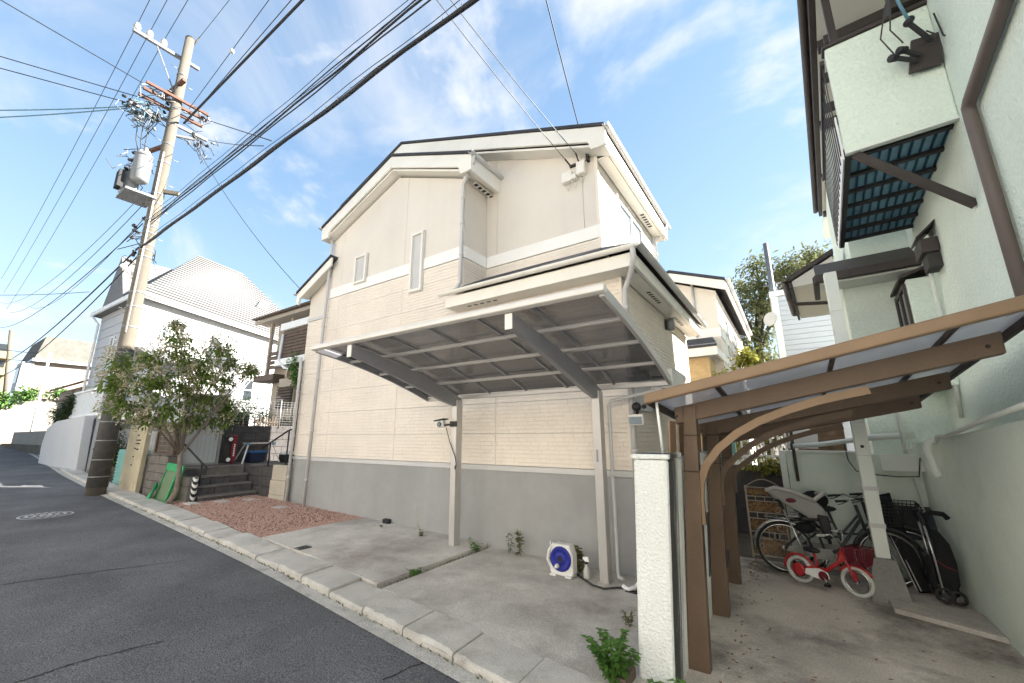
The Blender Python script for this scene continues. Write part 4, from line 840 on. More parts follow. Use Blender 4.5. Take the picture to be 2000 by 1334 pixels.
for cx, cz, s_ in ((-.30, .82, 1), (-.30, .60, -1), (-.30, .36, 1), (-.55, .12, -1)):
    mk('scroll', B().tube([(cx+s_*.03*k*math.cos(k*.9)*.28, gy-.016, cz+.03*k*math.sin(k*.9)*.33) for k in [i*.35 for i in range(18)]], .006, 6), MT['gatecream'], t)
# ================================================================ STEPS, BLOCK WALLS AND YARD THINGS ON THE LEFT
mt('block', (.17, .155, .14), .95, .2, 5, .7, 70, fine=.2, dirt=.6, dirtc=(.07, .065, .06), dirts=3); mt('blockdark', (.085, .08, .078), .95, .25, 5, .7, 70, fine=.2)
mt('beigeblock', (.50, .45, .37), .92, .1, 3, .4, 90, fine=.08); mt('creamslab', (.50, .44, .31), .9, .12, 2, .4, 60, fine=.08, dirt=.5, dirtc=(.25, .2, .13), dirts=3)
rb = random.Random(11)
def blocks(par, p0, p1, z0f, rows, mat, bh=.19, bl=.39, th=.12, name='block', top=None):
    p0, p1 = V(p0), V(p1); L_ = (p1-p0).length; d = (p1-p0).normalized(); nrm = V((d.y, -d.x, 0))
    for r_ in range(rows):
        x = -bl*.5*(r_ % 2); z = z0f+r_*bh
        while x < L_-.02:
            a, c_ = max(0, x), min(L_, x+bl)
            if c_-a > .03:
                k = rb.uniform(-.004, .004)
                mk(name, B().ob(p0+d*(a+.004)+nrm*k+V((0, 0, z+.004)), d*(c_-a-.008), -nrm*th, V((0, 0, bh-.008))), MT[mat], par, bev=.006)
            x += bl
# steps: four courses of blocks with worn caps, climbing away to the left
ST = thing('block_steps', 'four dark concrete block steps rising from the red gravel', 'steps', (-10.9, 4.6, .17))
Z0 = .15; RH = .188
for i in range(4):
    X1 = -10.72-.27*i; y0, y1 = 3.98, 5.16; zt_ = Z0+RH*(i+1)
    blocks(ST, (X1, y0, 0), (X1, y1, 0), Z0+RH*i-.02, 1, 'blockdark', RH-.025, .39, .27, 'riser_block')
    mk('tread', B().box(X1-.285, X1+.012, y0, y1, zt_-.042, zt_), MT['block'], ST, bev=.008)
PZ_ = Z0+RH*4
b = B(); b.box(-16, -11.79, 3.95, 5.2, -.2, PZ_-.008); b.box(-16, -11.0, 5.35, 8.5, -.2, PZ_-.012); b.box(-11.788, -11.53, 3.98, 5.16, -.2, PZ_-.045); mk('raised_yard', b, MT['block'], kind='structure')
b = B(); b.box(-60, -13.0, 7.0, 30, -.3, 1.8); b.box(-60, -17, 4.4, 6.98, -.3, 1.2); mk('terrace', b, MT['earth'], kind='structure')
# block wall with grille along the street
BW = thing('block_wall', 'brown grey block wall with a wire grille panel beside the utility pole', 'wall', (-12.4, 3.75, .2))
blocks(BW, (-13.35, 3.74, 0), (-12.05, 3.74, 0), .20, 5, 'block'); blocks(BW, (-12.04, 3.74, 0), (-12.04, 3.95, 0), .20, 5, 'block', .19, .21, .12)
blocks(BW, (-12.03, 3.80, 0), (-10.86, 3.80, 0), .17, 3, 'block'); blocks(BW, (-10.85, 3.80, 0), (-10.85, 3.97, 0), .17, 3, 'block', .19, .17, .1)
mt('fencebrown', (.10, .075, .055), .7, .2, 5); mt('wiregrey', (.30, .30, .29), .5, .1, 5, metal=.4)
gp = mk('grille_frame', (lambda q: (q.box(-13.12, -13.03, 3.76, 3.82, 1.17, 1.92), q.box(-11.97, -11.88, 3.76, 3.82, 1.17, 1.92), q.box(-13.03, -11.97, 3.76, 3.82, 1.17, 1.22), q.box(-13.03, -11.97, 3.76, 3.82, 1.87, 1.92), q)[-1])(B()), MT['fencebrown'], BW)
mk('grille_board', B().box(-13.03, -11.97, 3.80, 3.815, 1.22, 1.87), MT['fencebrown'], gp)
b = B()
for i in range(6): b.cyl((-12.75, 3.75, 1.27+i*.11), (-12.1, 3.75, 1.27+i*.11), .006, n=5)
for i in range(2): b.cyl((-12.6+i*.35, 3.75, 1.24), (-12.6+i*.35, 3.75, 1.86), .006, n=5)
mk('wire_grille', b, MT['wiregrey'], gp, kind='stuff')
mk('rendered_pier', B().ob((-14.32, 3.52, .2), (.98, .08, 0), (-.01, .10, 0), (.10, 0, 1.68)), MT['creamslab'], bev=.012, label='cream rendered pier slab with cracks beside the utility pole', cat='pier')
bpy.data.objects['rendered_pier'].data.name = 'rendered_pier'
t = bpy.data.objects['rendered_pier']; ORG['rendered_pier'] = t.location.copy()
for (dx, z, w_) in ((.55, 1.62, .05), (.50, 1.5, .22), (.50, 1.42, .2), (.46, 1.3, .06), (.62, 1.28, .05), (.46, 1.1, .04), (.42, .9, .05)):
    mk('mark', B().box(-14.22+dx, -14.22+dx+w_, 3.545, 3.553+.08*dx, z, z+.025), MT['dark'], t)
# beige wall by the house corner and the dark cheek of the steps
t = thing('beige_block_wall', 'short beige block wall between the steps and the cream house', 'wall', (-9.8, 5.15, .1))
blocks(t, (-10.12, 5.12, 0), (-9.45, 5.12, 0), .0, 1, 'beigeblock', .31, .9); blocks(t, (-10.10, 5.12, 0), (-9.45, 5.12, 0), .31, 1, 'beigeblock', .31, .9); blocks(t, (-10.06, 5.12, 0), (-9.45, 5.12, 0), .62, 1, 'beigeblock', .33, .9)
t = thing('cheek_wall', 'dark block cheek wall closing the right end of the steps', 'wall', (-10.7, 5.2, .1))
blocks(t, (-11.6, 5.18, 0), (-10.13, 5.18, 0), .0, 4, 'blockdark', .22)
# dark retaining wall with mesh fence
RWD = thing('dark_retaining_wall', 'dark block retaining wall with a wire mesh fence on top', 'wall', (-12.9, 6.2, .9))
blocks(RWD, (-12.9, 5.0, 0), (-12.9, 8.3, 0), PZ_-.02, 5, 'blockdark', .2)
b = B()
for i in range(34): b.cyl((-12.9, 5.0+i*.1, 1.85), (-12.9, 5.0+i*.1, 2.62), .004, n=4)
for i in range(11): b.cyl((-12.9, 5.0, 1.88+i*.073), (-12.9, 8.3, 1.88+i*.073), .003, n=4)
mk('wire_mesh', b, MT['wiregrey'], RWD, kind='stuff')
for y in (5.0, 6.6, 8.2): mk('fence_post', B().cyl((-12.9, y, 1.82), (-12.9, y, 2.66), .018), MT['wiregrey'], RWD)
t = thing('picket_fence', 'low weathered picket fence behind the wire mesh', 'fence', (-13.3, 6.6, 1.8))
for i in range(16):
    y = 6.05+i*.085; mk('picket', B().box(-13.3, -13.28, y, y+.045, 1.78, 2.15+rb.uniform(-.05, .05)), MT['fencebrown'], t)
mk('fence_rail', B().box(-13.28, -13.26, 6.0, 7.4, 1.98, 2.02), MT['fencebrown'], t)
# storage shed
mt('shedwhite', (.58, .60, .62), .5, .04, 1.2); mt('shedgrey', (.36, .36, .35), .5, .08, 3)
t = thing('storage_shed', 'white metal storage shed with grey frame above the steps', 'shed', (-12.7, 4.4, .9))
mk('shed_body', B().box(-13.3, -12.31, 3.98, 4.86, .93, 2.56), MT['shedwhite'], t)
for y0, y1, x in ((4.0, 4.40, -12.30), (4.37, 4.80, -12.285)):
    d = mk('sliding_door', B().box(x-.02, x, y0, y1, .96, 2.46), MT['shedwhite'], t, bev=.006)
    if y0 > 4.2: mk('handle', B().box(x+.001, x+.012, 4.72, 4.75, 1.5, 1.75), MT['shedgrey'], d)
for i in range(4): mk('door_rib', B().box(-12.284, -12.281, 4.42+i*.1, 4.425+i*.1, 1.0, 2.42), MT['shedgrey'], t)
for a in ((-12.33, -12.27, 4.81, 4.87, .90, 2.56), (-12.33, -12.27, 3.96, 4.0, .90, 2.56), (-12.33, -12.275, 4.0, 4.81, .9, .95), (-12.35, -12.26, 3.95, 4.88, 2.47, 2.58)): mk('frame', B().box(*a), MT['shedgrey'], t, bev=.004)
mk('shed_roof', B().box(-13.35, -12.22, 3.92, 4.92, 2.59, 2.64), MT['shedgrey'], t, bev=.008)
b = B()
for i in range(5): b.box(-12.4, -12.28, 4.02+i*.18, 4.12+i*.18, PZ_, .93)
mk('foot_blocks', b, MT['blockdark'], t, kind='stuff')
# red and black wagon stood on end
t = thing('garden_wagon', 'red and black pull wagon stood on end beside the shed', 'wagon', (-12.1, 5.0, .9)); mt('wagonred', (.20, .015, .025), .4, .1, 5)
mk('tray', B().box(-12.2, -11.95, 5.0, 5.12, .92, 1.62), MT['wagonred'], t, bev=.03); mk('chassis', B().box(-12.18, -11.97, 4.90, 4.995, .95, 1.6), MT['black'], t, bev=.01)
for z in (1.02, 1.52):
    w_ = mk('wheel', B().lathe((-11.95, 4.93, z), [(.085, 0), (.085, .05), (.06, .055)], 18, (1, 0, 0)), MT['tyre'], t); mk('hub', B().lathe((-11.894, 4.93, z), [(.05, 0), (.045, .008)], 14, (1, 0, 0)), MT['whitep'], w_)
# the brand lettering on the wagon is only a few pale strokes at this size
b = B()
for i in range(7): b.box(-11.949, -11.946, 5.045, 5.075, 1.10+i*.045, 1.13+i*.045)
mk('lettering', b, MT['whitep'], t, kind='stuff')
# folding work stand
t = thing('work_stand', 'pale aluminium folding work stand on the raised yard', 'work stand', (-12.0, 5.7, .9))
for y, s_ in ((5.38, -1), (5.98, 1)):
    for x, sx in ((-12.2, -1), (-11.85, 1)): mk('leg', B().beam((x-sx*.08, y, 1.40), (x+sx*.08, y+s_*.17, PZ_), .035, .02), MT['alumlight'], t)
mk('top', B().box(-12.16, -11.89, 5.33, 6.03, 1.395, 1.425), MT['alumlight'], t, bev=.006)
for y in (5.36, 6.0): mk('joint', B().box(-11.92, -11.87, y-.035, y+.035, 1.36, 1.43), MT['bluegrey'], t)
mt('binblue', (.03, .14, .33), .45, .1, 5); mt('binnavy', (.025, .035, .07), .5, .1, 5)
t = thing('blue_bin', 'dark navy storage bin with a bright blue lid under the work stand', 'bin', (-12.3, 5.75, .9))
b = B(); vs = [(-12.45, 5.58, PZ_), (-12.15, 5.58, PZ_), (-12.15, 5.92, PZ_), (-12.45, 5.92, PZ_), (-12.48, 5.55, 1.15), (-12.12, 5.55, 1.15), (-12.12, 5.95, 1.15), (-12.48, 5.95, 1.15)]
b.add(vs, [(0, 3, 2, 1), (4, 5, 6, 7), (0, 1, 5, 4), (1, 2, 6, 5), (2, 3, 7, 6), (3, 0, 4, 7)]); mk('bin_body', b, MT['binnavy'], t, bev=.015); mk('lid', B().box(-12.5, -12.1, 5.52, 5.98, 1.151, 1.20), MT['binblue'], t, bev=.015)
t = thing('grey_bin', 'dark bin with a pale grey lid beside the cream house corner', 'bin', (-11.7, 6.3, .9))
mk('bin_body', B().box(-11.85, -11.5, 6.15, 6.5, PZ_, 1.1), MT['black'], t, bev=.02); mk('lid', B().lathe((-11.68, 6.32, 1.101), [(.22, 0), (.22, .03), (.1, .08)], 14), MT['pipe'], t)
# handrails
def rail(label, pts, posts, loc):
    t = thing('handrail', label, 'handrail', loc); mk('rail', B().tube(pts, .02, 8), MT['black'], t)
    for p, q in posts: mk('post', B().cyl(p, q, .017), MT['black'], t)
rail('black handrail sloping down the left side of the steps', [(-12.75, 4.03, 1.62), (-12.7, 4.03, 1.62), (-10.68, 4.03, .93)], [((-12.15, 4.03, .9), (-12.15, 4.03, 1.42)), ((-10.95, 4.03, .55), (-10.95, 4.03, 1.02))], (-11.7, 4.03, .9))
rail('black handrail rising along the cream house past the work stand', [(-11.1, 5.35, 1.30), (-10.9, 5.35, 1.38), (-10.0, 5.35, 1.72), (-9.75, 5.35, 1.76)], [((-10.75, 5.35, .8), (-10.75, 5.35, 1.43)), ((-9.95, 5.35, .8), (-9.95, 5.35, 1.73))], (-10.5, 5.35, .8))
# post with black and white warning stripes
m = M('stripes', (.7, .7, .68), .6, .05, 5); n = m.node_tree.nodes; L = m.node_tree.links.new; MT['stripes'] = m
g = n.new('ShaderNodeNewGeometry'); dt = n.new('ShaderNodeVectorMath'); dt.operation = 'DOT_PRODUCT'; dt.inputs[1].default_value = (1.2, 0, 1.0); L(g.outputs['Position'], dt.inputs[0])
mu = n.new('ShaderNodeMath'); mu.operation = 'MULTIPLY'; mu.inputs[1].default_value = 8.0; L(dt.outputs['Value'], mu.inputs[0]); fr = n.new('ShaderNodeMath'); fr.operation = 'FRACT'; L(mu.outputs[0], fr.inputs[0]); gt = n.new('ShaderNodeMath'); gt.operation = 'GREATER_THAN'; gt.inputs[1].default_value = .5; L(fr.outputs[0], gt.inputs[0])
mx_ = n.new('ShaderNodeMixRGB'); L(gt.outputs[0], mx_.inputs[0]); mx_.inputs[1].default_value = (.7, .7, .66, 1); mx_.inputs[2].default_value = (.02, .02, .02, 1); L(mx_.outputs[0], n['Principled BSDF'].inputs['Base Color'])
mk('striped_post', B().lathe((-10.80, 3.90, .14), [(.055, 0), (.055, .58), (.045, .60)], 14), MT['stripes'], label='short post wrapped in black and white stripes before the steps', cat='post')
# green net frames leaning on the wall
mt('greennet', (.03, .33, .12), .6, .15, 8); MT['net'] = sheet('green_netting', (.12, .30, .06), (.55, .75, .5), transl=.55, rough=.6)
t = thing('net_frames', 'green framed netting panels leaning behind the street tree', 'net panels', (-11.6, 3.6, .2))
for (x0, x1, y, ln, dz) in ((-12.0, -11.32, 3.60, .13, 0), (-11.8, -11.15, 3.64, .12, -.02)):
    a, c_, d_, e = V((x0, y, .22+dz)), V((x1, y, .22+dz)), V((x1+.06, y+ln, .98+dz)), V((x0+.14, y+ln, 1.0+dz))
    f_ = mk('net_frame', B().tube([a, c_, d_, e, a], .02, 6), MT['greennet'], t); mk('net', B().add([a, c_, d_, e], [(0, 1, 2, 3)]), MT['net'], f_)
mk('net_fold', B().poly([(-11.9, 3.69, .86), (-11.25, 3.69, .84), (-11.25, 3.69, 1.0), (-11.86, 3.69, 1.02)], (0, .03, 0)), MT['greennet'], t, bev=.01)
mk('net_bag', B().poly([(-12.25, 3.50, .22), (-11.95, 3.46, .22), (-11.9, 3.55, .62), (-12.0, 3.6, .5)], (0, .05, 0)), MT['greennet'], t, bev=.02)
# stepping stones in the gravel
for (x, y), lb_ in (((372, 991), 'beside the striped post'), ((432, 987), 'before the middle of the block steps'), ((488, 983), 'before the dark cheek wall'), ((546, 999), 'beside the cream house downpipes')):
    p = pg(x, y); mk('stepping_stone', B().ob((p.x-.16, p.y-.10, p.z+.055), (.30, .03, -.008), (-.03, .2, 0), (0, 0, .035)), MT['conc'], bev=.01, label='flat pale paving stone in the red gravel '+lb_, cat='paving stone', grp='paving stones in the gravel')
# teal corrugated tank and grey fence between the pole and the white house
mt('teal', (.14, .33, .30), .6, .1, 5); mt('greyfence', (.33, .34, .33), .7, .12, 4)
t = thing('teal_screen', 'teal ribbed plastic screen standing behind the utility pole', 'screen', (-15.4, 3.8, .3))
mk('screen_body', B().box(-15.75, -15.05, 3.75, 3.90, .25, 1.25), MT['teal'], t)
for i in range(11): mk('rib', B().box(-15.77, -15.03, 3.735, 3.749, .30+i*.085, .335+i*.085), MT['teal'], t)
t = thing('grey_board_fence', 'grey vertical board fence behind the cream pier slab', 'fence', (-16, 4.3, .3))
for i in range(16): x = -17.2+i*.17; mk('board', B().box(x, x+.155, 4.28, 4.31, .3, 1.75), MT['greyfence'], t)
t = thing('small_carport', 'dark carport with white roof edge beside the white house', 'carport', (-17.5, 4.6, .4))
mk('carport_roof', B().box(-19.8, -14.6, 4.45, 6.6, 2.30, 2.36), MT['whitep'], t); mk('carport_beam', B().box(-19.8, -14.6, 4.40, 4.45, 2.16, 2.38), MT['whitep'], t, bev=.01); mk('carport_lintel', B().box(-19.7, -14.7, 4.5, 4.56, 1.85, 2.15), MT['dark'], t)
for x in (-19.6, -14.8): mk('post', B().box(x-.05, x+.05, 4.5, 4.6, .3, 1.85), MT['whitep'], t)
mk('carport_back', B().box(-19.7, -14.7, 6.5, 6.55, .3, 2.29), MT['dark'], t)
# stove and stacked junk behind the mesh
mt('wood', (.20, .13, .085), .9, .3, 8)
t = thing('firewood', 'stacked pale firewood and branches behind the wire mesh fence', 'firewood', (-13.4, 7.6, 1.8))
for i in range(24):
    y = 7.15+rb.uniform(0, 1.0); z = 1.85+rb.uniform(0, .35); x = -13.35+rb.uniform(-.12, .12); mk('log', B().tube([(x, y, z), (x+rb.uniform(-.2, .2), y+rb.uniform(-.25, .25), z+rb.uniform(-.1, .22))], rb.uniform(.02, .05), 7), MT['wood'], t)
for y, h in ((7.3, 2.95), (7.42, 2.75)): mk('plank', B().ob((-13.4, y, 1.8), (.03, 0, 0), (0, .10, 0), (.02, .05, h-1.8)), MT['wood'], t)
# ================================================================ HOUSES AROUND
mt('whitesiding', (.50, .505, .51), .7, .04, .6, .1, 40, fine=.02); mt('whiteroof', (.185, .184, .182), .85, .08, 2.5, .4, 30, fine=.1, stretch=(1, 1, 6)); mt('brownhouse', (.42, .36, .29), .85, .08, 1.5, .3, 60)
mt('brownwood', (.12, .085, .065), .7, .2, 4); mt('pinkbrick', (.30, .25, .22), .9, .12, 2, .3, 20, fine=.1); mt('greyroof', (.13, .125, .11), .9, .2, 2.5, .3, 20, dirt=.5, dirtc=(.1, .1, .08), dirts=1, streak=True); mt('farwall', (.27, .245, .21), .9, .1, .6, .2, 30, dirt=.3, dirtc=(.3, .28, .25), dirts=.8, streak=True)
mt('yellowapt', (.33, .28, .14), .85, .06, 1); mt('yellowbrick', (.56, .41, .22), .88, .15, 6, .5, 60, fine=.1); mt('greysiding', (.50, .51, .56), .8, .04, 1)
# white house, its eave line turned against the street
P1, P2, P0 = V((-21.1, 4.63, 7.3)), pz(630, 688, 7.3), V((-26.82, 4.47, 7.3))
uu = (P2-P1).normalized(); wv = (P0-P1); P3 = P2+wv; nn = V((-uu.y, uu.x, 0)); nn = nn if nn.dot(wv) > 0 else -nn
WH = thing('white_house', 'large white house with a steep hipped roof beyond the utility pole', 'house', (-24, 8, 1.2))
ins = .35
def inset(p, a, c_): return p+uu*a+wv.normalized()*c_
Q = [inset(P1, ins, ins), inset(P2, -ins, ins), inset(P3, -ins, -ins), inset(P0, ins, -ins)]
mk('wall', B().poly([(q.x, q.y, 1.0) for q in Q], (0, 0, 6.28)), MT['whitesiding'], WH)
for k in range(13):                                    # lap siding courses on the two visible sides
    z = 1.6+k*.44
    for a, c_, out_ in ((Q[0], Q[1], -nn), (Q[3], Q[0], V((0, -1, 0)))):
        mk('siding_course', B().poly([(a.x+out_.x*.002, a.y+out_.y*.002, z), (c_.x+out_.x*.002, c_.y+out_.y*.002, z), (c_.x+out_.x*.03, c_.y+out_.y*.03, z), (a.x+out_.x*.03, a.y+out_.y*.03, z)], (-out_.x*.012, -out_.y*.012, .425)), MT['whitesiding'], WH)
A, Bq = V((-25.3, 7.65, 11.05)), V((-26.6, 10.3, 11.25)); A2 = A
rf = mk('roof', B().add([P1, P2, P3, P0, A, Bq, P1-V((0, 0, .16)), P2-V((0, 0, .16)), P3-V((0, 0, .16)), P0-V((0, 0, .16))], [(0, 1, 5, 4), (1, 2, 5), (2, 3, 4, 5), (3, 0, 4), (6, 9, 8, 7), (0, 6, 7, 1), (1, 7, 8, 2), (2, 8, 9, 3), (3, 9, 6, 0)]), MT['whiteroof'], WH)
nc = 26
for k in range(nc):                                    # roof courses
    f0, f1 = k/nc, (k+.9)/nc; up = (P2-P1).cross(A-P1); up = up.normalized(); up = up if up.z > 0 else -up
    a, b_, c_, d_ = P1.lerp(A, f0), P2.lerp(Bq, f0), P2.lerp(Bq, f1), P1.lerp(A, f1)
    mk('roof_course', B().add([a+up*.07, b_+up*.07, c_+up*.02, d_+up*.02, a+up*.004, b_+up*.004], [(0, 1, 2, 3), (4, 5, 1, 0)]), MT['whiteroof'], rf)
mk('fascia', B().beam(P1-V((0, 0, .10))-nn*.04, P2-V((0, 0, .10))-nn*.04, .07, .18), MT['whitep'], WH); mk('fascia', B().beam(P0-V((0, .05, .10)), P1-V((0, .05, .10)), .07, .18), MT['whitep'], WH)
gutter(P1-nn*.12-V((0, 0, .05)), P2-nn*.12-V((0, 0, .05)), .07, 'gutter', 'whitep', WH)
sk = P1.lerp(P2, .62).lerp(A.lerp(Bq, .62), .42); e1 = (P2-P1).normalized()*.75; e2 = (A-P1).normalized()*.95
sky_ = mk('skylight', B().ob(sk+up*.03, e1, e2, up*.2), MT['pipe'], rf, bev=.03); mk('glazing', B().ob(sk+up*.231+e1*.1+e2*.1, e1*.8, e2*.8, up*.01), MT['glass_blue'], sky_)
# street side gable on the roof
gb = V((-24.3, 4.55, 7.3)); b = B(); b.add([gb+V((-1.6, 0, 0)), gb+V((1.6, 0, 0)), gb+V((0, 0, 2.3)), gb+V((-1.6, 2.2, 0)), gb+V((1.6, 2.2, 0)), gb+V((0, 2.2, 2.3))], [(0, 1, 2), (3, 5, 4), (0, 2, 5, 3), (1, 4, 5, 2), (0, 3, 4, 1)]); mk('dormer', b, MT['whiteroof'], WH)
def plate(par, p, du, w_, h_, out_, mat, name, th=.05, bev=0, parts=True):
    """window on a wall through p along du"""
    du = V(du).normalized(); o = V(out_).normalized()
    w0 = mk(name, B().ob(p-du*w_/2+o*.035, du*w_, o*.012, V((0, 0, h_))), MT[mat], par)
    f = .06
    bb = B(); bb.ob(p-du*(w_/2+f)+V((0, 0, -f))+o*.033, du*(w_+2*f), o*th, V((0, 0, f))); bb.ob(p-du*(w_/2+f)+V((0, 0, h_))+o*.033, du*(w_+2*f), o*th, V((0, 0, f)))
    bb.ob(p-du*(w_/2+f)+o*.033, du*f, o*th, V((0, 0, h_))); bb.ob(p+du*w_/2+o*.033, du*f, o*th, V((0, 0, h_))); bb.ob(p-du*w_/2+V((0, 0, h_*.5))+o*.033, du*w_, o*th, V((0, 0, f*.8)))
    mk('frame', bb, MT['whitep'], w0); return w0
wallp = lambda s_, z: Q[0]+uu*s_+V((0, 0, z-Q[0].z))
plate(WH, wallp(.95, 5.75), uu, .55, 1.05, -nn, 'glass_blue', 'window'); plate(WH, wallp(6.2, 3.45), uu, .6, 1.1, -nn, 'glass', 'window')
for s_, z in ((3.1, 6.55), (6.0, 4.95)): mk('round_vent', B().lathe(wallp(s_, z)-nn*.03, [(.16, 0), (.16, .05), (.1, .07)], 16, -nn), MT['whitep'], WH)
sp_ = lambda x, z: V((x, Q[0].y+(Q[3].y-Q[0].y)*(x-Q[0].x)/(Q[3].x-Q[0].x), z))
for x, z, w_, h_ in ((-24.2, 5.0, .35, .8), (-23.3, 4.5, .3, .65), (-25.2, 3.1, .4, .5)): plate(WH, sp_(x, z), (1, 0, 0), w_, h_, (0, -1, 0), 'glass', 'window')
# lower wing with its own pent roof on the sunny side
lw0, lw1 = wallp(.25, 0), wallp(3.6, 0); ow = -nn*.95
mk('lower_wall', B().poly([(lw0.x, lw0.y, 1.0), (lw1.x, lw1.y, 1.0), (lw1.x+ow.x, lw1.y+ow.y, 1.0), (lw0.x+ow.x, lw0.y+ow.y, 1.0)], (0, 0, 3.45)), MT['whitesiding'], WH)
a0, a1 = lw0-uu*.2+V((0, 0, 5.1)), lw1+uu*.2+V((0, 0, 5.1)); b0, b1 = lw0-uu*.2+ow*1.35+V((0, 0, 4.4)), lw1+uu*.2+ow*1.35+V((0, 0, 4.4))
pr2 = mk('pent_roof', B().poly([a0, a1, b1, b0], (0, 0, .07)), MT['whiteroof'], WH); gutter(b0-nn*.05, b1-nn*.05, .06, 'gutter', 'whitep', WH)
for k in range(7):
    f0, f1 = k/7, (k+.92)/7; mk('roof_course', B().add([b0.lerp(a0, f0)+V((0, 0, .10)), b1.lerp(a1, f0)+V((0, 0, .10)), b1.lerp(a1, f1)+V((0, 0, .078)), b0.lerp(a0, f1)+V((0, 0, .078))], [(0, 1, 2, 3)]), MT['whiteroof'], pr2)
g0, g1 = wallp(3.55, 0), wallp(3.75, 0)                # wall fin with a sloping top casting the diagonal shade
mk('wing_wall', B().poly([g0+V((0, 0, 1.0)), g0+ow*1.6+V((0, 0, 1.0)), g0+ow*1.6+V((0, 0, 5.0)), g0+V((0, 0, 6.6))], uu*.2), MT['whitesiding'], WH)
mk('downpipe', B().tube([P0+V((.4, -.1, -.2)), P0+V((.6, .15, -.6)), P0+V((.6, .15, -5.5))], .05, 8), MT['whitep'], WH)
mk('downpipe', B().tube([sp_(-22.8, 6.2)+V((0, -.12, 0)), sp_(-22.8, 1.8)+V((0, -.12, 0))], .06, 8), MT['pipe'], WH)
# lattice screen by the white house
t = thing('lattice_screen', 'white diamond lattice screen beside the white house wall', 'lattice', (-19.5, 8.6, 2.4)); cl = px(433, 740, -20.5); b = B()
for i in range(12):
    a = V((-20.5, cl.y-.75+.14*i, cl.z-.55)); mk('lath', B().beam(a, a+V((0, .6, .95)), .012, .03), MT['whitep'], t); mk('lath', B().beam(a+V((.013, 0, 0)), a+V((.013, -.6, .95)), .012, .03), MT['whitep'], t)
# white street wall with deck railing
t = thing('white_street_wall', 'long white rendered wall below the white house railing', 'wall', (-23, 3.8, .4))
mk('wall_body', B().poly([(-20.5, 3.86, .2), (-25.6, 3.70, .2), (-25.9, 3.70, 1.3), (-25.3, 3.66, 1.95), (-24.0, 3.68, 2.20), (-20.5, 3.79, 2.33)], (0, .25, 0)), MT['whitesiding'], t, bev=.02)
mk('wall_return', B().box(-20.75, -20.52, 4.12, 6.0, .2, 2.3), MT['whitesiding'], t)
t = thing('deck_railing', 'white slatted deck railing above the white street wall', 'railing', (-22, 4, 2.3))
for i in range(20): x = -24.6+i*.21; mk('slat', B().box(x, x+.06, 4.12, 4.15, 2.42, 3.30), MT['whitep'], t)
mk('rail', B().box(-24.65, -20.35, 4.08, 4.19, 3.30, 3.38), MT['whitep'], t, bev=.01); mk('rail', B().box(-24.65, -20.35, 4.10, 4.17, 2.34, 2.42), MT['whitep'], t)
for i in range(5): y = 4.2+i*.22; mk('slat', B().box(-20.42, -20.39, y, y+.07, 2.42, 3.30), MT['whitep'], t)
mk('rail', B().box(-20.45, -20.35, 4.19, 5.4, 3.30, 3.38), MT['whitep'], t); mk('brace', B().beam((-20.38, 4.25, 3.3), (-20.38, 5.2, 2.5), .08, .1), MT['whitep'], t); mk('deck', B().box(-24.65, -20.3, 4.15, 6.5, 2.22, 2.33), MT['whitep'], t)
# brown house behind the steps
BH = thing('brown_house', 'brown house with timber balcony between the white house and cream house', 'house', (-16, 9, 1.8))
Yb = 8.0
mk('wall', B().box(-17.0, -11.5, Yb+.25, 13, 1.5, 6.1), MT['brownhouse'], BH)
mk('roof', B().poly([(-17.6, Yb-.45, 6.12), (-11.2, Yb-.45, 6.12), (-11.2, 11, 7.9), (-17.6, 11, 7.9)], (0, 0, .10)), MT['brownwood'], BH); mk('eave_fascia', B().box(-17.6, -11.2, Yb-.43, Yb-.38, 5.98, 6.11), MT['brownhouse'], BH, bev=.005); gutter((-17.6, Yb-.52, 6.2), (-11.2, Yb-.52, 6.2), .06, 'gutter', 'brownwood', BH); mk('soffit', B().box(-17.5, -11.2, Yb-.37, Yb+.24, 6.0, 6.03), MT['brownhouse'], BH)
w_ = mk('window', B().box(-16.4, -15.5, Yb+.22, Yb+.24, 4.8, 5.85), MT['glass'], BH); mk('curtain', B().box(-16.1, -15.55, Yb+.205, Yb+.215, 4.85, 5.8), MT['greysiding'], w_)
for a in ((-16.5, -16.4, 4.75, 5.9), (-15.5, -15.4, 4.75, 5.9), (-16.4, -15.5, 5.85, 5.92), (-16.4, -15.5, 4.72, 4.8)): mk('frame', B().box(a[0], a[1], Yb+.19, Yb+.245, a[2], a[3]), MT['dark'], w_)
for i in range(4): mk('balcony_board', B().box(-16.9, -15.35, Yb-.1, Yb-.06, 4.12+i*.18, 4.27+i*.18), MT['brownwood'], BH)
for x in (-16.95, -15.4): mk('balcony_post', B().box(x, x+.12, Yb-.12, Yb+.0, 3.7, 6.0), MT['brownhouse'], BH)
mk('canopy', B().box(-17.2, -15.7, Yb-.4, Yb+.24, 3.62, 3.85), MT['brownwood'], BH, bev=.01)
w_ = mk('window', B().box(-16.4, -15.4, Yb+.2, Yb+.24, 2.6, 3.5), MT['glass'], BH)
for i in range(8): mk('louvre', B().box(-16.4, -15.4, Yb+.15, Yb+.19, 2.64+i*.11, 2.70+i*.11), MT['brownwood'], w_)
mk('projecting_bay', B().box(-15.1, -13.0, Yb-.5, Yb+.24, 4.3, 5.35), MT['brownwood'], BH); mk('bay_base', B().box(-15.3, -13.0, Yb-.6, Yb+.24, 4.05, 4.29), MT['whitep'], BH, bev=.01); mk('bay_top', B().box(-15.2, -13.0, Yb-.58, Yb+.24, 5.36, 5.62), MT['whitep'], BH, bev=.01)
for i in range(8): mk('louvre', B().box(-15.0, -13.1, Yb-.53, Yb-.505, 4.35+i*.12, 4.43+i*.12), MT['brownwood'], BH)
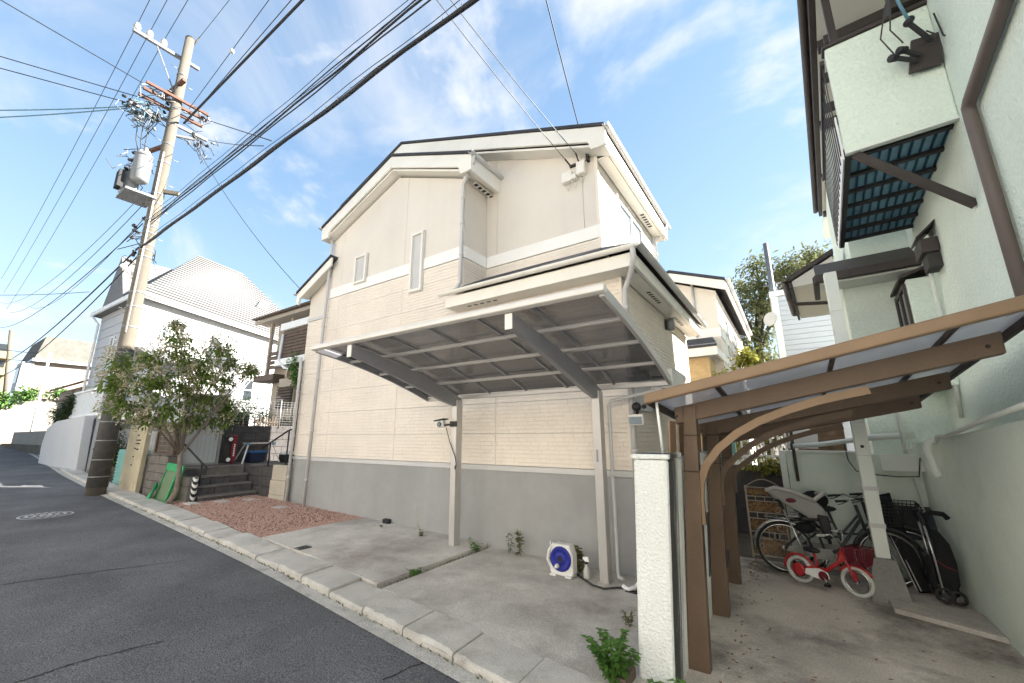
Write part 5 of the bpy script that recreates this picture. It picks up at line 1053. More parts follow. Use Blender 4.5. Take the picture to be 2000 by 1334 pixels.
mk('planter', B().box(-15.2, -13.2, Yb-.4, Yb+.24, 3.3, 3.6), MT['brownhouse'], BH); mk('porch_screen', B().box(-14.3, -13.6, Yb-.3, Yb-.25, 1.8, 3.3), MT['brownwood'], BH)
mk('downpipe', B().tube([(-15.0, Yb-.55, 5.2), (-15.0, Yb-.6, 4.2), (-14.6, Yb-.6, 3.95), (-14.2, Yb-.55, 3.8)], .05, 8), MT['whitep'], BH)
# far end of the street: retaining wall, brick house, low tiled house, apartments
mk('far_wall', B().poly([(-43, 3.2, .8), (-43, 8.0, .8), (-43, 8.0, 4.3), (-43, 5.6, 4.2), (-43, 5.2, 3.9), (-43, 3.2, 3.4)], (-.4, 0, 0)), MT['farwall'], label='tall beige retaining wall at the far bend of the street', cat='wall')
mk('far_wall_low', B().box(-40.5, -26.2, 4.5, 4.9, .3, 1.9), MT['farwall'], label='pale wall running from the white wall to the far bend', cat='wall'); bpy.data.objects['far_wall_low'].name = 'far_side_wall'
FH = thing('brick_house', 'pale brick house with a streaked grey mansard roof at the street bend', 'house', (-46, 6.5, 4))
mk('wall', B().box(-52, -45.5, 5.2, 9.5, 3.0, 7.2), MT['pinkbrick'], FH); mk('roof', B().add([(-52.3, 5.1, 7.2), (-45.2, 5.1, 7.2), (-45.2, 9.8, 7.2), (-52.3, 9.8, 7.2), (-51.5, 5.5, 9.0), (-45.9, 5.5, 9.0), (-45.9, 9.5, 9.0), (-51.5, 9.5, 9.0)], [(0, 3, 2, 1), (4, 5, 6, 7), (0, 1, 5, 4), (1, 2, 6, 5), (2, 3, 7, 6), (3, 0, 4, 7)]), MT['greyroof'], FH); mk('eave', B().box(-52.3, -45.1, 5.0, 9.9, 7.0, 7.19), MT['whitep'], FH)
mk('bay', B().box(-47.5, -45.4, 4.6, 5.18, 4.8, 6.9), MT['whitesiding'], FH); mk('window', B().box(-45.395, -45.38, 4.7, 5.1, 5.4, 6.5), MT['glass_blue'], FH); mk('window', B().box(-47.0, -45.9, 4.57, 4.595, 5.4, 6.5), MT['glass'], FH)
TH = thing('tiled_house', 'low house with brown tiled eaves between the brick and white houses', 'house', (-33, 6, 2))
mk('wall', B().box(-36, -31, 5.4, 10, 1, 4.2), MT['brownhouse'], TH); mk('roof', B().poly([(-30.6, 5.0, 4.2), (-36.4, 5.0, 4.2), (-36.4, 7.6, 5.6), (-30.6, 7.6, 5.6)], (0, 0, .12)), MT['rust'], TH); mk('lower_roof', B().poly([(-30.2, 4.9, 3.4), (-33, 4.9, 3.4), (-33, 5.4, 3.8), (-30.2, 5.4, 3.8)], (0, 0, .1)), MT['rust'], TH); mk('gable', B().poly([(-31.01, 5.4, 4.2), (-31.01, 9.8, 4.2), (-31.01, 7.6, 5.5)], (-.1, 0, 0)), MT['brownhouse'], TH)
AP = thing('apartment_block', 'distant yellow apartment block with stacked balconies', 'building', (-95, 7, 2))
mk('wall', B().box(-104, -95, 3, 8.6, 0, 14), MT['yellowapt'], AP)
for k in range(5):
    z = 3.2+k*2.4; mk('balcony', B().box(-95, -93.9, 3, 8.4, z, z+1.0), MT['yellowapt'], AP)
    for j in range(3): mk('window', B().box(-94.99, -94.96, 3.4+j*1.7, 4.6+j*1.7, z+1.05, z+2.2), MT['glass'], AP)
# cream house behind on the right, grey sided house, brown shed
C2 = thing('rear_cream_house', 'cream house with yellow brick porch behind the first cream house', 'house', (-3, 13, 0))
Y2 = 13.0
mk('wall', B().poly([(-5.5, Y2, 0), (-1.38, Y2, 0), (-1.38, Y2, 5.75), (-2.6, Y2, 6.25), (-5.5, Y2, 5.0)], (0, 8, 0)), MT['stucco'], C2); mk('roof', B().poly([(-2.55, Y2-.4, 6.55), (-1.05, Y2-.4, 5.98), (-1.05, Y2-.4, 5.90), (-2.55, Y2-.4, 6.46)], (0, 8.6, 0)), MT['roof'], C2); mk('roof', B().poly([(-2.55, Y2-.4, 6.55), (-5.8, Y2-.4, 5.3), (-5.8, Y2-.4, 5.2), (-2.55, Y2-.4, 6.46)], (0, 8.6, 0)), MT['roof'], C2)
mk('fascia', B().poly([(-2.55, Y2-.38, 6.45), (-1.07, Y2-.38, 5.89), (-1.07, Y2-.38, 5.62), (-2.55, Y2-.38, 6.2)], (0, .06, 0)), MT['trim'], C2); mk('fascia', B().poly([(-2.56, Y2-.38, 6.45), (-5.8, Y2-.38, 5.2), (-5.8, Y2-.38, 4.95), (-2.56, Y2-.38, 6.2)], (0, .06, 0)), MT['trim'], C2); mk('eave_board', B().box(-1.10, -1.05, Y2-.3, Y2+8, 5.68, 5.9), MT['trim'], C2); gutter((-1.0, Y2-.4, 5.95), (-1.0, Y2+8, 5.95), .06, 'gutter', 'pipe', C2)
mk('belt_course', B().box(-5.5, -1.36, Y2-.03, Y2-.002, 4.35, 4.62), MT['band'], C2); mk('siding_panel', B().box(-5.5, -1.37, Y2-.02, Y2-.001, 0, 4.34), MT['siding'], C2)
mk('belt_course', B().box(-1.379, -1.35, Y2, Y2+8, 4.35, 4.6), MT['band'], C2)
mk('downpipe', B().tube([(-2.0, Y2-.05, 6.1), (-2.0, Y2-.05, 4.4)], .04, 8), MT['pipe'], C2)
for y0, y1 in ((Y2+1.0, Y2+2.0), (Y2+3.2, Y2+4.6)): window_x(C2, -1.378, y0, y1, 3.9, 5.2)
pb = mk('porch_wall', B().box(-3.2, -1.62, 12.0, Y2-.03, 0, 3.62), MT['yellowbrick'], C2); mk('porch_roof', B().poly([(-3.4, 11.7, 3.85), (-1.35, 11.7, 3.85), (-1.6, Y2-.03, 4.3), (-3.4, Y2-.03, 4.3)], (0, 0, .06)), MT['roof'], C2); mk('porch_fascia', B().box(-3.4, -1.36, 11.72, 11.80, 3.62, 3.84), MT['trim'], C2); mk('porch_fascia', B().box(-1.42, -1.36, 11.801, 14.5, 3.62, 3.84), MT['trim'], C2)
for k in range(26):
    z = 1.8+k*.07; mk('brick_course', B().box(-3.2, -1.615, 11.985, 11.999, z, z+.06), MT['yellowbrick'], C2)
GS = thing('grey_sided_house', 'pale grey sided house with flat white edge behind the green house', 'house', (1.5, 14, 0))
mk('wall', B().box(.03, 5, 14.0, 19, 0, 5.55), MT['greysiding'], GS); mk('edge_cap', B().box(-.06, 5, 13.93, 19, 5.56, 5.72), MT['whitep'], GS); mk('corner_trim', B().box(-.03, .14, 13.95, 13.999, 0, 5.55), MT['whitep'], GS)
for k in range(28): mk('siding_course', B().box(.145, 5, 13.965, 13.999, 1.4+k*.148, 1.4+k*.148+.138), MT['greysiding'], GS)
mk('dish', B().lathe((-.12, 14.0, 4.9), [(.02, -.05), (.2, 0), (.21, .02)], 16, (-.6, -.8, .1)), MT['pipe'], GS)
t = thing('timber_shed', 'brown boarded outbuilding above the pale green back wall', 'shed', (.35, 8.4, 1)); mk('shed_body', B().box(.05, .66, 8.2, 9.5, -.2, 2.1), MT['brownwood'], t)
for k in range(10): mk('board', B().box(.05, .655, 8.18, 8.199, 1.2+k*.09, 1.28+k*.09), MT['wood'], t)
mk('white_board', B().poly([(-.10, 7.5, 1.38), (.28, 7.5, 1.38), (.30, 7.5, 1.62), (.10, 7.5, 1.70), (-.05, 7.5, 1.6)], (0, .03, 0)), MT['pipe'], label='pale board propped on the green back wall', cat='board')
# picket fence and hedge behind the gate
t = thing('white_picket_fence', 'white picket fence behind the iron gate', 'fence', (-.5, 9.2, 1.2))
for i in range(11): x = -1.1+i*.12; mk('picket', B().box(x, x+.035, 9.2, 9.23, 1.0, 2.0), MT['whitep'], t)
mk('fence_rail', B().box(-1.15, .2, 9.231, 9.26, 1.15, 1.2), MT['whitep'], t)
mk('teal_cloth', B().poly([(-1.1, 9.1, 1.25), (-.95, 9.1, 1.2), (-.93, 9.1, 1.95), (-1.08, 9.1, 1.98)], (0, .02, 0)), MT['teal'], label='teal cloth hanging by the picket fence behind the gate', cat='cloth')
mk('garden_bank', B().box(-1.6, .04, 8.9, 9.15, -.3, 1.02), MT['blockdark'], label='dark garden retaining bank behind the iron gate', cat='wall')
# houses added behind the viewer across the street, bouncing sun onto shaded fronts
def plain_house(x0, x1, y1, h, label, mat):
    t = thing('added_street_house', label, 'house', ((x0+x1)/2, y1, 0)); mk('wall', B().box(x0, x1, y1-8, y1, gz(x0)-.5, h), MT[mat], t)
    mk('roof', B().poly([(x0-.4, y1+.5, h), (x0-.4, y1-8.5, h), (x0-.4, y1-4, h+2.2)], (x1-x0+.8, 0, 0)), MT['greyroof'], t)
    for k in range(3):
        xc = x0+(x1-x0)*(k+.5)/3
        for z in (1.3, 3.9, 6.3): w_ = mk('window', B().box(xc-.8, xc+.8, y1+.005, y1+.02, z, z+1.2), MT['glass'], t); mk('frame', (lambda q: (q.box(xc-.86, xc+.86, y1+.004, y1+.05, z-.06, z), q.box(xc-.86, xc+.86, y1+.004, y1+.05, z+1.2, z+1.26), q.box(xc-.03, xc+.03, y1+.021, y1+.05, z, z+1.2), q)[-1])(B()), MT['whitep'], w_)
mt('streetwhite', (.80, .77, .71), .85, .04, 1)
plain_house(-24, -12.2, -4.6, 8.0, 'unseen cream house added across the street to bounce sun at the white house', 'streetwhite'); plain_house(-11.4, -2.2, -4.5, 8.2, 'unseen white house added across the street to bounce sun at the grey carport', 'streetwhite'); plain_house(-1.2, 9, -4.5, 8.0, 'unseen pale house added across the street to bounce sun at the brown carport', 'streetwhite')
# ================================================================ UTILITY POLE
mt('poleconc', (.135, .12, .097), .9, .1, 2, .3, 70, fine=.08, dirt=.3, dirtc=(.25, .22, .17), dirts=2, streak=True); mt('polewrap_shade', (.085, .08, .075), .9, .15, 6, .8, 60, fine=.25); mt('galv', (.19, .195, .2), .5, .1, 5, metal=.3); mt('rustarm', (.13, .065, .045), .7, .25, 8); mt('porcelain', (.5, .5, .5), .3, .05, 5); mt('transgrey', (.21, .22, .225), .5, .07, 2)
PXY = (-14.0, 3.06); UP = thing('utility_pole', 'tall concrete utility pole with transformers and crossarms at the kerb', 'utility pole', (*PXY, .24))
def pc(z): return V((PXY[0], PXY[1], z))
mk('pole', B().tube([pc(.2), pc(4), pc(9), pc(13.62)], [.185, .165, .14, .115], 20), MT['poleconc'], UP)
wr = mk('rubber_sheet_shade', B().tube([pc(.42), pc(3.78)], [.197, .178], 24), MT['polewrap_shade'], UP)  # rubber sheet; its dark colour and top edge also stand in for roof shadow
for z in (.66, 1.05, 1.5, 1.95, 2.4, 2.85, 3.3, 3.68): mk('band', B().tube([pc(z), pc(z+.02)], .202-.0055*z, 20), MT['wiregrey'], UP)
for z in (4.35, 4.9, 5.3, 6.3, 6.5, 6.65, 7.0, 7.2, 7.4, 7.9, 8.2, 9.2, 9.8, 10.5, 11.0, 12.2): mk('band', B().tube([pc(z), pc(z+.045)], .172-.0042*z+.012, 18), MT['galv'], UP)
mk('conduit', B().tube([pc(4.2)+V((.14, -.10, 0)), pc(9.5)+V((.12, -.08, 0))], .022, 8), MT['greylight'], UP)
b = B()
for i in range(22):
    z = 4.0+i*.42; s_ = 1 if i % 2 else -1; b.cyl(pc(z)+V((0, s_*.12, 0)), pc(z)+V((0, s_*.3, 0)), .009, n=5)
mk('step_bolts', b, MT['wiregrey'], UP, kind='stuff')
mk('pole_cap', B().tube([pc(13.62), pc(13.68)], [.12, .09], 16), MT['dark'], UP); mk('top_pin', B().tube([pc(13.5)+V((0, .1, 0)), pc(13.9)+V((0, .22, 0))], .025, 6), MT['dark'], UP)
Xp = PXY[0]-.16
def xarm(y0, y1, z, mat, w_=.075, x=Xp, name='crossarm'): return mk(name, B().beam((x, y0, z), (x, y1, z), w_, w_*1.1), MT[mat], UP, bev=.006)
a1 = xarm(1.85, 3.45, 12.92, 'galv', .09)
for y in (1.92, 2.2, 2.53): mk('insulator', B().lathe((Xp, y, 12.97), [(.04, 0), (.085, .04), (.05, .07), (.09, .11), (.05, .14), (.07, .19), (.03, .24)], 12), MT['porcelain'], UP)
mk('arm_brace', B().beam((Xp, 2.4, 12.88), (Xp+.05, 3.0, 11.6), .03, .03), MT['galv'], UP)
xarm(2.32, 3.88, 11.32, 'rustarm'); xarm(2.25, 3.80, 11.06, 'rustarm'); xarm(2.3, 3.8, 11.32, 'rustarm', .07, PXY[0]+.17); xarm(2.1, 3.98, 10.68, 'galv', .08)
mk('stub_arm', B().beam((PXY[0]-.6, 2.9, 11.7), (PXY[0]+.35, 3.05, 11.9), .1, .1), MT['rustarm'], UP); mk('bracket_arm', B().beam(pc(9.75)+V((-.9, -.35, -.05)), pc(9.85), .09, .09), MT['rustarm'], UP); mk('bracket_arm', B().beam(pc(10.2), pc(10.35)+V((.1, .55, 0)), .06, .06), MT['galv'], UP); mk('bracket_arm', B().beam(pc(8.35), pc(8.35)+V((.3, .38, 0)), .1, .1), MT['poleconc'], UP)
rp = random.Random(21)
def cluster(name, cen, sp, n, mats):
    for k, mtl in enumerate(mats):
        b = B()
        for i in range(n):
            p = V((cen[0]+rp.gauss(0, sp[0]), cen[1]+rp.gauss(0, sp[1]), cen[2]+rp.gauss(0, sp[2])))
            if rp.random() < .5: b.lathe(p, [(.02, 0), (.045, .03), (.03, .06), (.045, .09), (.015, .12)], 7, (rp.uniform(-1, 1), rp.uniform(-1, 1), rp.uniform(-.3, 1)))
            else: b.tube([p, p+V((rp.uniform(-.2, .2), rp.uniform(-.25, .25), rp.uniform(-.3, .1))), p+V((rp.uniform(-.3, .3), rp.uniform(-.35, .35), rp.uniform(-.5, .1)))], .011, 5)
        mk(name, b, MT[mtl], UP, kind='stuff')
mt('wireblue', (.10, .20, .25), .5, .1, 5)
cluster('connectors', (Xp, 2.42, 10.58), (.12, .22, .2), 34, ('black', 'wireblue', 'galv')); cluster('connectors', (Xp, 3.78, 10.5), (.1, .16, .18), 14, ('black', 'galv')); cluster('connectors', (Xp, 3.75, 11.35), (.06, .08, .06), 6, ('black', 'porcelain')); cluster('connectors', (Xp, 2.75, 11.4), (.1, .15, .08), 8, ('black', 'porcelain')); cluster('connectors', pc(7.1)+V((-.15, -.1, -.3)), (.1, .12, .4), 14, ('black', 'dark'))
for (x, y, z0, z1, r_) in ((-14.0, 2.62, 8.42, 9.22, .20), (-14.35, 2.52, 8.05, 8.75, .19)):
    tr = mk('transformer', B().lathe((x, y, z0), [(.12, -.04), (r_*.8, -.02), (r_, .03), (r_, z1-z0-.03), (r_*.97, z1-z0), (r_*.6, z1-z0+.06), (.05, z1-z0+.09)], 20), MT['transgrey'], UP)
    mk('lid_ring', B().tube([(x, y, z1-.07), (x, y, z1-.03)], r_*1.05, 20), MT['galv'], tr)
    for a in (0, 2, 4): mk('bushing', B().lathe((x+.1*math.cos(a), y+.1*math.sin(a), z1+.03), [(.03, 0), (.05, .04), (.03, .07), (.05, .1), (.02, .16)], 8), MT['porcelain'], tr)
    if x < -14.2:
        for k in range(5): mk('cooling_fin', B().box(x-.05+k*.07, x-.02+k*.07, y-r_-.10, y-r_+.02, z0+.08, z1-.12), MT['black'], tr)
mk('transformer_shelf', B().box(-14.6, -13.75, 2.35, 3.0, 7.98, 8.04), MT['galv'], UP)
cluster('jumpers', (-14.2, 2.5, 8.9), (.25, .15, .3), 12, ('black', 'galv'))
for k in range(3): mk('riser_wire', B().tube([(Xp, 2.35+k*.13, 10.5), (Xp-.05, 2.42+k*.1, 9.7), (-14.1, 2.5+k*.06, 9.3)], .012, 5), MT['dark'], UP)
la, lb = px(237, 516, -14.05), px(274, 553, -14.05)
sl_ = thing('street_light', 'white tube street light angled off the utility pole', 'street light', lb); mk('tube_housing', B().beam(la, lb, .13, .09), MT['whitep'], sl_, bev=.02); mk('bracket', B().beam(lb, lb+V((.05, .3, -.02)), .05, .05), MT['galv'], sl_)
# ================================================================ OVERHEAD WIRES
mt('wire', (.02, .022, .028), .6, .1, 5); mt('wirered', (.05, .03, .04), .6, .1, 5)
def sag(p, q, s_, n=18): p, q = V(p), V(q); return [p.lerp(q, i/n)-V((0, 0, 4*s_*(i/n)*(1-i/n))) for i in range(n+1)]
def wire(label, p, q, r=.008, s_=.1, mat='wire', name='overhead_wire', grp='thin wires strung over the street'):
    return mk(name, B().tube(sag(p, q, s_), r, 6), MT[mat], label=label, cat='wire', grp=grp)
for y, nm in ((1.92, 'outermost'), (2.20, 'middle'), (2.53, 'innermost')):
    wire('high conductor running from the %s top crossarm insulator towards the camera' % nm, (Xp, y, 13.2), (14, y-1.2, 13.3), .008, .3); wire('high conductor running from the %s top crossarm insulator up the street' % nm, (Xp, y, 13.2), (-46, y+.75, 12.8-(y-1.9)*3.5), .008, .5)
wire('thin wire from the pole top pin towards the camera', pc(13.85)+V((0, .2, 0)), (10, 3.0, 13.5), .007, .2)
wire('thin wire at the height of the upper rusty arm towards the camera', (Xp, 3.55, 11.4), px(540, 0, -8.6)+V((12, 0, .3)), .01, .0); wire('thin wire with a white bead passing right of the rusty arm', pc(11.3)+V((0, .3, 0)), px(475, 0, -9.3)+V((8, 0, .2)), .008, .0)
mk('wire_bead', B().sph(px(453, 100, -10.6), (.06, .06, .06)), MT['porcelain'], label='white bead insulator on a thin wire beside the pole', cat='insulator')
wire('thick twisted cable climbing from the rusty crossarm over the street', pc(10.75)+V((0, .25, 0)), px(572, 5, -7.3)+V((9, .2, .3)), .03, .0, name='overhead_cable')
def bundle(label, y, z, parts, x0=-13.9, x1=9.0, s_=.12):
    t = thing('cable_bundle', label, 'cables', (x0, y, z-.5))
    for dy, dz, r_, ph in parts:
        pts = [p+V((0, dy+.012*math.sin(i*1.3+ph), dz+.012*math.cos(i*1.1+ph))) for i, p in enumerate(sag((x0, y, z), (x1, y-.15, z+.05), s_, 40))]
        mk('cable', B().tube(pts, r_, 7), MT['wire'], t)
    b = B()
    for i in range(75):
        p = V((x0, y, z)).lerp(V((x1, y-.15, z+.05)), i/75)-V((0, 0, 4*s_*(i/75)*(1-i/75))); b.beam(p+V((0, 0, -.03)), p+V((.03, 0, .10)), .005, .005)
    mk('hangers', b, MT['wire'], t, kind='stuff'); return t
bundle('thick black cable bundle slung low from the pole over the street', 2.92, 6.55, ((0, 0, .029, 0), (.02, .09, .006, 1), (-.02, .12, .005, 2))); bundle('upper bundle of several thin black cables from the pole over the street', 2.98, 7.30, ((0, 0, .016, 0), (.03, -.03, .011, 2), (-.03, .05, .009, 4), (.02, .12, .006, 1), (-.04, .16, .005, 3)))
for i, (y, z, e, r_) in enumerate(((2.92, 6.6, (0, 712), .022), (3.0, 6.5, (0, 735), .018), (2.9, 7.3, (0, 640), .014), (2.85, 7.9, (20, 610), .01), (3.0, 7.7, (60, 600), .01), (2.8, 8.2, (0, 590), .008))):
    wire(('black cable leaving the pole up the street, %s' % ('lowest of its set', 'second lowest of its set', 'third lowest of its set', 'fourth lowest of its set', 'second highest of its set', 'highest of its set')[i]), (-14.1, y, z), px(*e, -46), r_, .5+.12*i, grp='cables running up the street')
def far(x, y, z, k):                                    # through a pixel at a given height, carried on beyond
    p = pz(x, y, z); return p
for i, (s_, (x, y), z, nm) in enumerate(((V((Xp, 3.0, 11.4)), (10, 5), 11.6, 'single wire crossing the street from the upper rusty arm'), (V((Xp, 2.4, 11.0)), (0, 110), 11.0, 'single wire crossing the street above the blue cables'), (V((Xp, 2.3, 10.7)), (0, 133), 10.8, 'single dark wire crossing the street just above the blue cables'), (V((Xp, 2.2, 10.6)), (0, 208), 10.4, 'upper blue cable crossing the street from the galvanised arm'), (V((Xp, 2.2, 10.55)), (0, 222), 10.3, 'lower blue cable crossing the street from the galvanised arm'))):
    p = pz(x, y, z); q = s_+(p-s_)*2.0; wire(nm, s_, q, .012 if i < 3 else .016, .0 if i < 3 else .12, 'wire' if i < 3 else 'wireblue', grp='wires crossing the street')
wire('wire from the pole to the cream house left wing roof', pc(10.3)+V((.1, .5, 0)), (-9.6, 5.05, 5.1), .007, .25); wire('wire from the pole down to the upper cable bundle', pc(11.1)+V((0, .2, 0)), py(530, 275, 2.98), .01, .0); wire('second wire from the pole arm down to the cable bundle', (Xp, 3.95, 10.7), py(515, 285, 2.95), .008, .05)
wire('wire from the pole to the white house roof', pc(6.4)+V((0, .15, 0)), P1.lerp(A, .3), .008, .1)
for i, (x0, z0, tgt) in enumerate(((-2.9, 7.25, (-2.63, 5.6, 6.17)), (-2.75, 7.25, (-2.43, 5.6, 6.2)))): wire(('left hand service drop from the bundle to the meter boxes', 'right hand service drop from the bundle to the meter boxes')[i], (x0-.25, 2.97, z0-.1), tgt, .007, .04, 'galv')
wire('dark service drop to the gable corner of the cream house', (-1.7, 2.95, 6.95), (-2.28, 5.43, 6.52), .008, .03)
for i, (a, c_) in enumerate((((0, 793), (170, 770)), ((0, 575), (175, 570)), ((0, 668), (75, 690)))):
    wire(('far wire crossing above the street bend, lowest', 'far wire crossing above the street bend, highest', 'far wire crossing above the street bend, middle')[i], px(a[0]-60, a[1]-(100 if i == 0 else 0), -38), px(*((c_[0], c_[1]-(60 if i == 0 else 0))), -30), .014, .1, grp='wires at the street bend')
t = thing('far_street_pole', 'slim far utility pole by the yellow apartment block', 'utility pole', px(10, 790, -60)); mk('pole', B().tube([px(6, 800, -60), px(22, 645, -60)], .14, 8), MT['poleconc'], t); mk('crossarm', B().beam(px(2, 665, -60), px(36, 668, -60), .12, .12), MT['galv'], t)
t = thing('lamp_post', 'slim pale lamp post before the far beige wall', 'lamp post', px(55, 865, -41)); mk('pole', B().tube([px(55, 868, -41), px(98, 690, -41)], .07, 8), MT['whitep'], t); mk('lamp_arm', B().tube([px(78, 770, -41), px(86, 728, -41), px(82, 725, -41)], .06, 6), MT['whitep'], t)
q0 = py(1512, 590, 15.0); t = thing('rear_service_pole', 'grey steel service pole behind the grey sided house', 'utility pole', (q0.x, 15, 4)); mk('pole', B().tube([(q0.x, 14.6, 3), (q0.x, 14.6, py(1503, 474, 14.6).z)], [.09, .07], 10), MT['galv'], t)
mk('antenna_arm', B().beam(py(1490, 560, 14.6), py(1540, 548, 14.6), .03, .03), MT['galv'], t); mk('bracket', B().beam(py(1510, 505, 14.6), py(1525, 515, 14.6), .02, .02), MT['galv'], t)

# ================================================================ SMALL THINGS BY THE WALL
mt('hosewhite', (.70, .69, .66), .45, .05, 6); mt('hoseblue', (.02, .025, .24), .4, .12, 8)
p = pg(1095, 1138); t = thing('hose_reel', 'white and blue hose reel standing against the grey foundation', 'hose reel', (p.x, p.y, p.z+.06)); gx_, gy_, g0 = p.x, p.y+.02, p.z+.06
mk('casing', B().poly([(gx_-.15, gy_, g0+.04), (gx_-.12, gy_, g0), (gx_+.12, gy_, g0), (gx_+.15, gy_, g0+.04), (gx_+.15, gy_, g0+.24), (gx_+.11, gy_, g0+.34), (gx_-.10, gy_, g0+.34), (gx_-.14, gy_, g0+.25)], (0, .13, 0)), MT['hosewhite'], t, bev=.018)
dr = mk('drum', B().lathe((gx_, gy_-.002, g0+.185), [(.135, 0), (.132, .016), (.105, .02), (.10, .012), (.05, .012), (.045, .02)], 28, (0, -1, 0)), MT['hoseblue'], t); mk('hub_hole', B().lathe((gx_, gy_-.02, g0+.185), [(.032, 0), (.03, .006)], 14, (0, -1, 0)), MT['black'], dr); mk('crank_knob', B().lathe((gx_-.03, gy_-.022, g0+.115), [(.024, 0), (.026, .02), (.016, .055)], 12, (0, -1, 0)), MT['hosewhite'], dr)
mk('handle', B().tube([(gx_-.16, gy_+.06, g0+.06), (gx_-.21, gy_+.06, g0+.14), (gx_-.19, gy_+.06, g0+.24), (gx_-.12, gy_+.06, g0+.33)], .016, 8), MT['hosewhite'], t)
for s_ in (-1, 1): mk('foot', B().box(gx_+s_*.1-.04, gx_+s_*.1+.04, gy_-.03, gy_+.15, g0-.002, g0+.02), MT['hosewhite'], t, bev=.006)
mk('nozzle_hook', B().tube([(gx_-.13, gy_+.05, g0+.30), (gx_-.16, gy_+.05, g0+.31), (gx_-.16, gy_+.05, g0+.35)], .008, 6), MT['hosewhite'], t)
q = pg(1147, 1142); t = thing('spray_bottle', 'clear spray bottle with white trigger beside the hose reel', 'spray bottle', (q.x, q.y, q.z+.06)); z0 = q.z+.06
mk('bottle', B().lathe((q.x, q.y, z0), [(.036, 0), (.038, .01), (.038, .08), (.03, .105), (.016, .14), (.015, .155)], 16), MT['greylight'], t); mk('collar', B().lathe((q.x, q.y, z0+.155), [(.017, 0), (.017, .025)], 12), MT['dark'], t); mk('trigger_head', B().poly([(q.x-.045, q.y-.012, z0+.205), (q.x-.04, q.y-.012, z0+.225), (q.x+.03, q.y-.012, z0+.235), (q.x+.035, q.y-.012, z0+.18), (q.x-.01, q.y-.012, z0+.18)], (0, .024, 0)), MT['whitep'], t, bev=.006); mk('trigger', B().tube([(q.x-.03, q.y, z0+.205), (q.x-.035, q.y, z0+.175)], .005, 6), MT['dark'], t)
hp = [pg(*a)+V((0, 0, .075)) for a in ((1128, 1136), (1141, 1146), (1158, 1158), (1180, 1165), (1205, 1163), (1222, 1163))]
mk('garden_hose', B().tube(hp, .011, 8), MT['dark'], label='dark garden hose lying from the reel to the standpipe', cat='hose')
f0 = pg(1228, 1166)+V((0, 0, .07)); t = thing('standpipe', 'white pipe taps standing at the low wall by the hose end', 'tap', f0); mk('pipe', B().tube([f0+V((-.06, 0, .03)), f0, f0+V((.07, .03, .03))], .022, 8), MT['whitep'], t); mk('tap_valve', B().tube([f0+V((.05, .03, .0)), f0+V((.10, .05, .07))], .02, 8), MT['whitep'], t); mk('box_cover', B().box(f0.x-.02, f0.x+.16, f0.y-.05, f0.y+.08, f0.z-.03, f0.z-.005), MT['black'], t)
q = py(755, 1022, 5.09); t = thing('outdoor_socket', 'black outdoor socket on a white pipe against the foundation', 'socket', (q.x, 5.1, gz(q.x)+.08)); mk('pipe', B().cyl((q.x-.02, 5.10, gz(q.x)+.05), (q.x, 5.10, q.z), .016), MT['whitep'], t)
for dx in (-.038, .038): mk('socket_cover', B().box(q.x+dx-.034, q.x+dx+.034, 5.05, 5.13, q.z-.06, q.z+.07), MT['black'], t, bev=.012)
g0_, g1_ = pg(585, 1083), pg(635, 1073); t = thing('drain_grate', 'dark steel drain grate set in the concrete parking slab', 'drain grate', (g0_.x, g0_.y, g0_.z+.085)); xa, xb, ya, yb = g0_.x-.02, g1_.x+.05, g0_.y-.08, g0_.y+.10
sl2 = lambda x: gz(x)+.087
mk('grate_pit', B().add([(xa, ya, sl2(xa)), (xb, ya, sl2(xb)), (xb, yb, sl2(xb)), (xa, yb, sl2(xa))], [(0, 1, 2, 3)]), MT['black'], t)
for i in range(12): x = xa+(xb-xa)*(i+.3)/12; mk('bar', B().box(x, x+.016, ya, yb, sl2(x)+.002, sl2(x)+.009), MT['dark'], t)
for y in (ya, yb-.012): mk('grate_frame', B().ob((xa, y, sl2(xa)+.001), (xb-xa, 0, sl2(xb)-sl2(xa)), (0, .012, 0), (0, 0, .011)), MT['wiregrey'], t)
mk('planter_box', (lambda q: (q.box(-1.21, -1.11, 2.98, 3.19, -.1, .03), q)[-1])(B()), MT['fencebrown'], bev=.006, label='weathered brown planter box beside the white low wall', cat='planter')

# ================================================================ TREES AND PLANTS
def leafmat(name, c, c2, tr=.3):
    m = M(name, c, .55, .2, 9, c2=c2, spec=.25); n = m.node_tree.nodes; L = m.node_tree.links.new; p = n['Principled BSDF']; o = n['Material Output']
    t_ = n.new('ShaderNodeBsdfTranslucent'); src = p.inputs['Base Color'].links[0].from_socket; L(src, t_.inputs[0]); mx = n.new('ShaderNodeMixShader'); mx.inputs[0].default_value = tr; L(p.outputs[0], mx.inputs[1]); L(t_.outputs[0], mx.inputs[2]); L(mx.outputs[0], o.inputs[0]); MT[name] = m
leafmat('leaf', (.09, .165, .03), (.25, .33, .07), .4); leafmat('leafdark', (.03, .05, .022), (.07, .10, .04)); leafmat('leafyellow', (.22, .24, .04), (.42, .40, .10)); leafmat('leafgreen', (.06, .15, .03), (.16, .30, .07)); leafmat('blossom', (.50, .43, .28), (.70, .63, .47)); leafmat('leafolive', (.10, .12, .04), (.26, .27, .12)); mt('bark', (.19, .16, .13), .95, .25, 8, .6, 40); mt('barkdark', (.05, .042, .036), .95, .25, 8)
rl_ = random.Random(77)
def leaf(b, p, d, up, L_, W_):
    s_ = d.cross(up); s_.normalize(); m_ = p+d*L_*.5+up*L_*.06; b.add([p, m_+s_*W_*.5, p+d*L_-up*L_*.05, m_-s_*W_*.5], [(0, 1, 2, 3)])
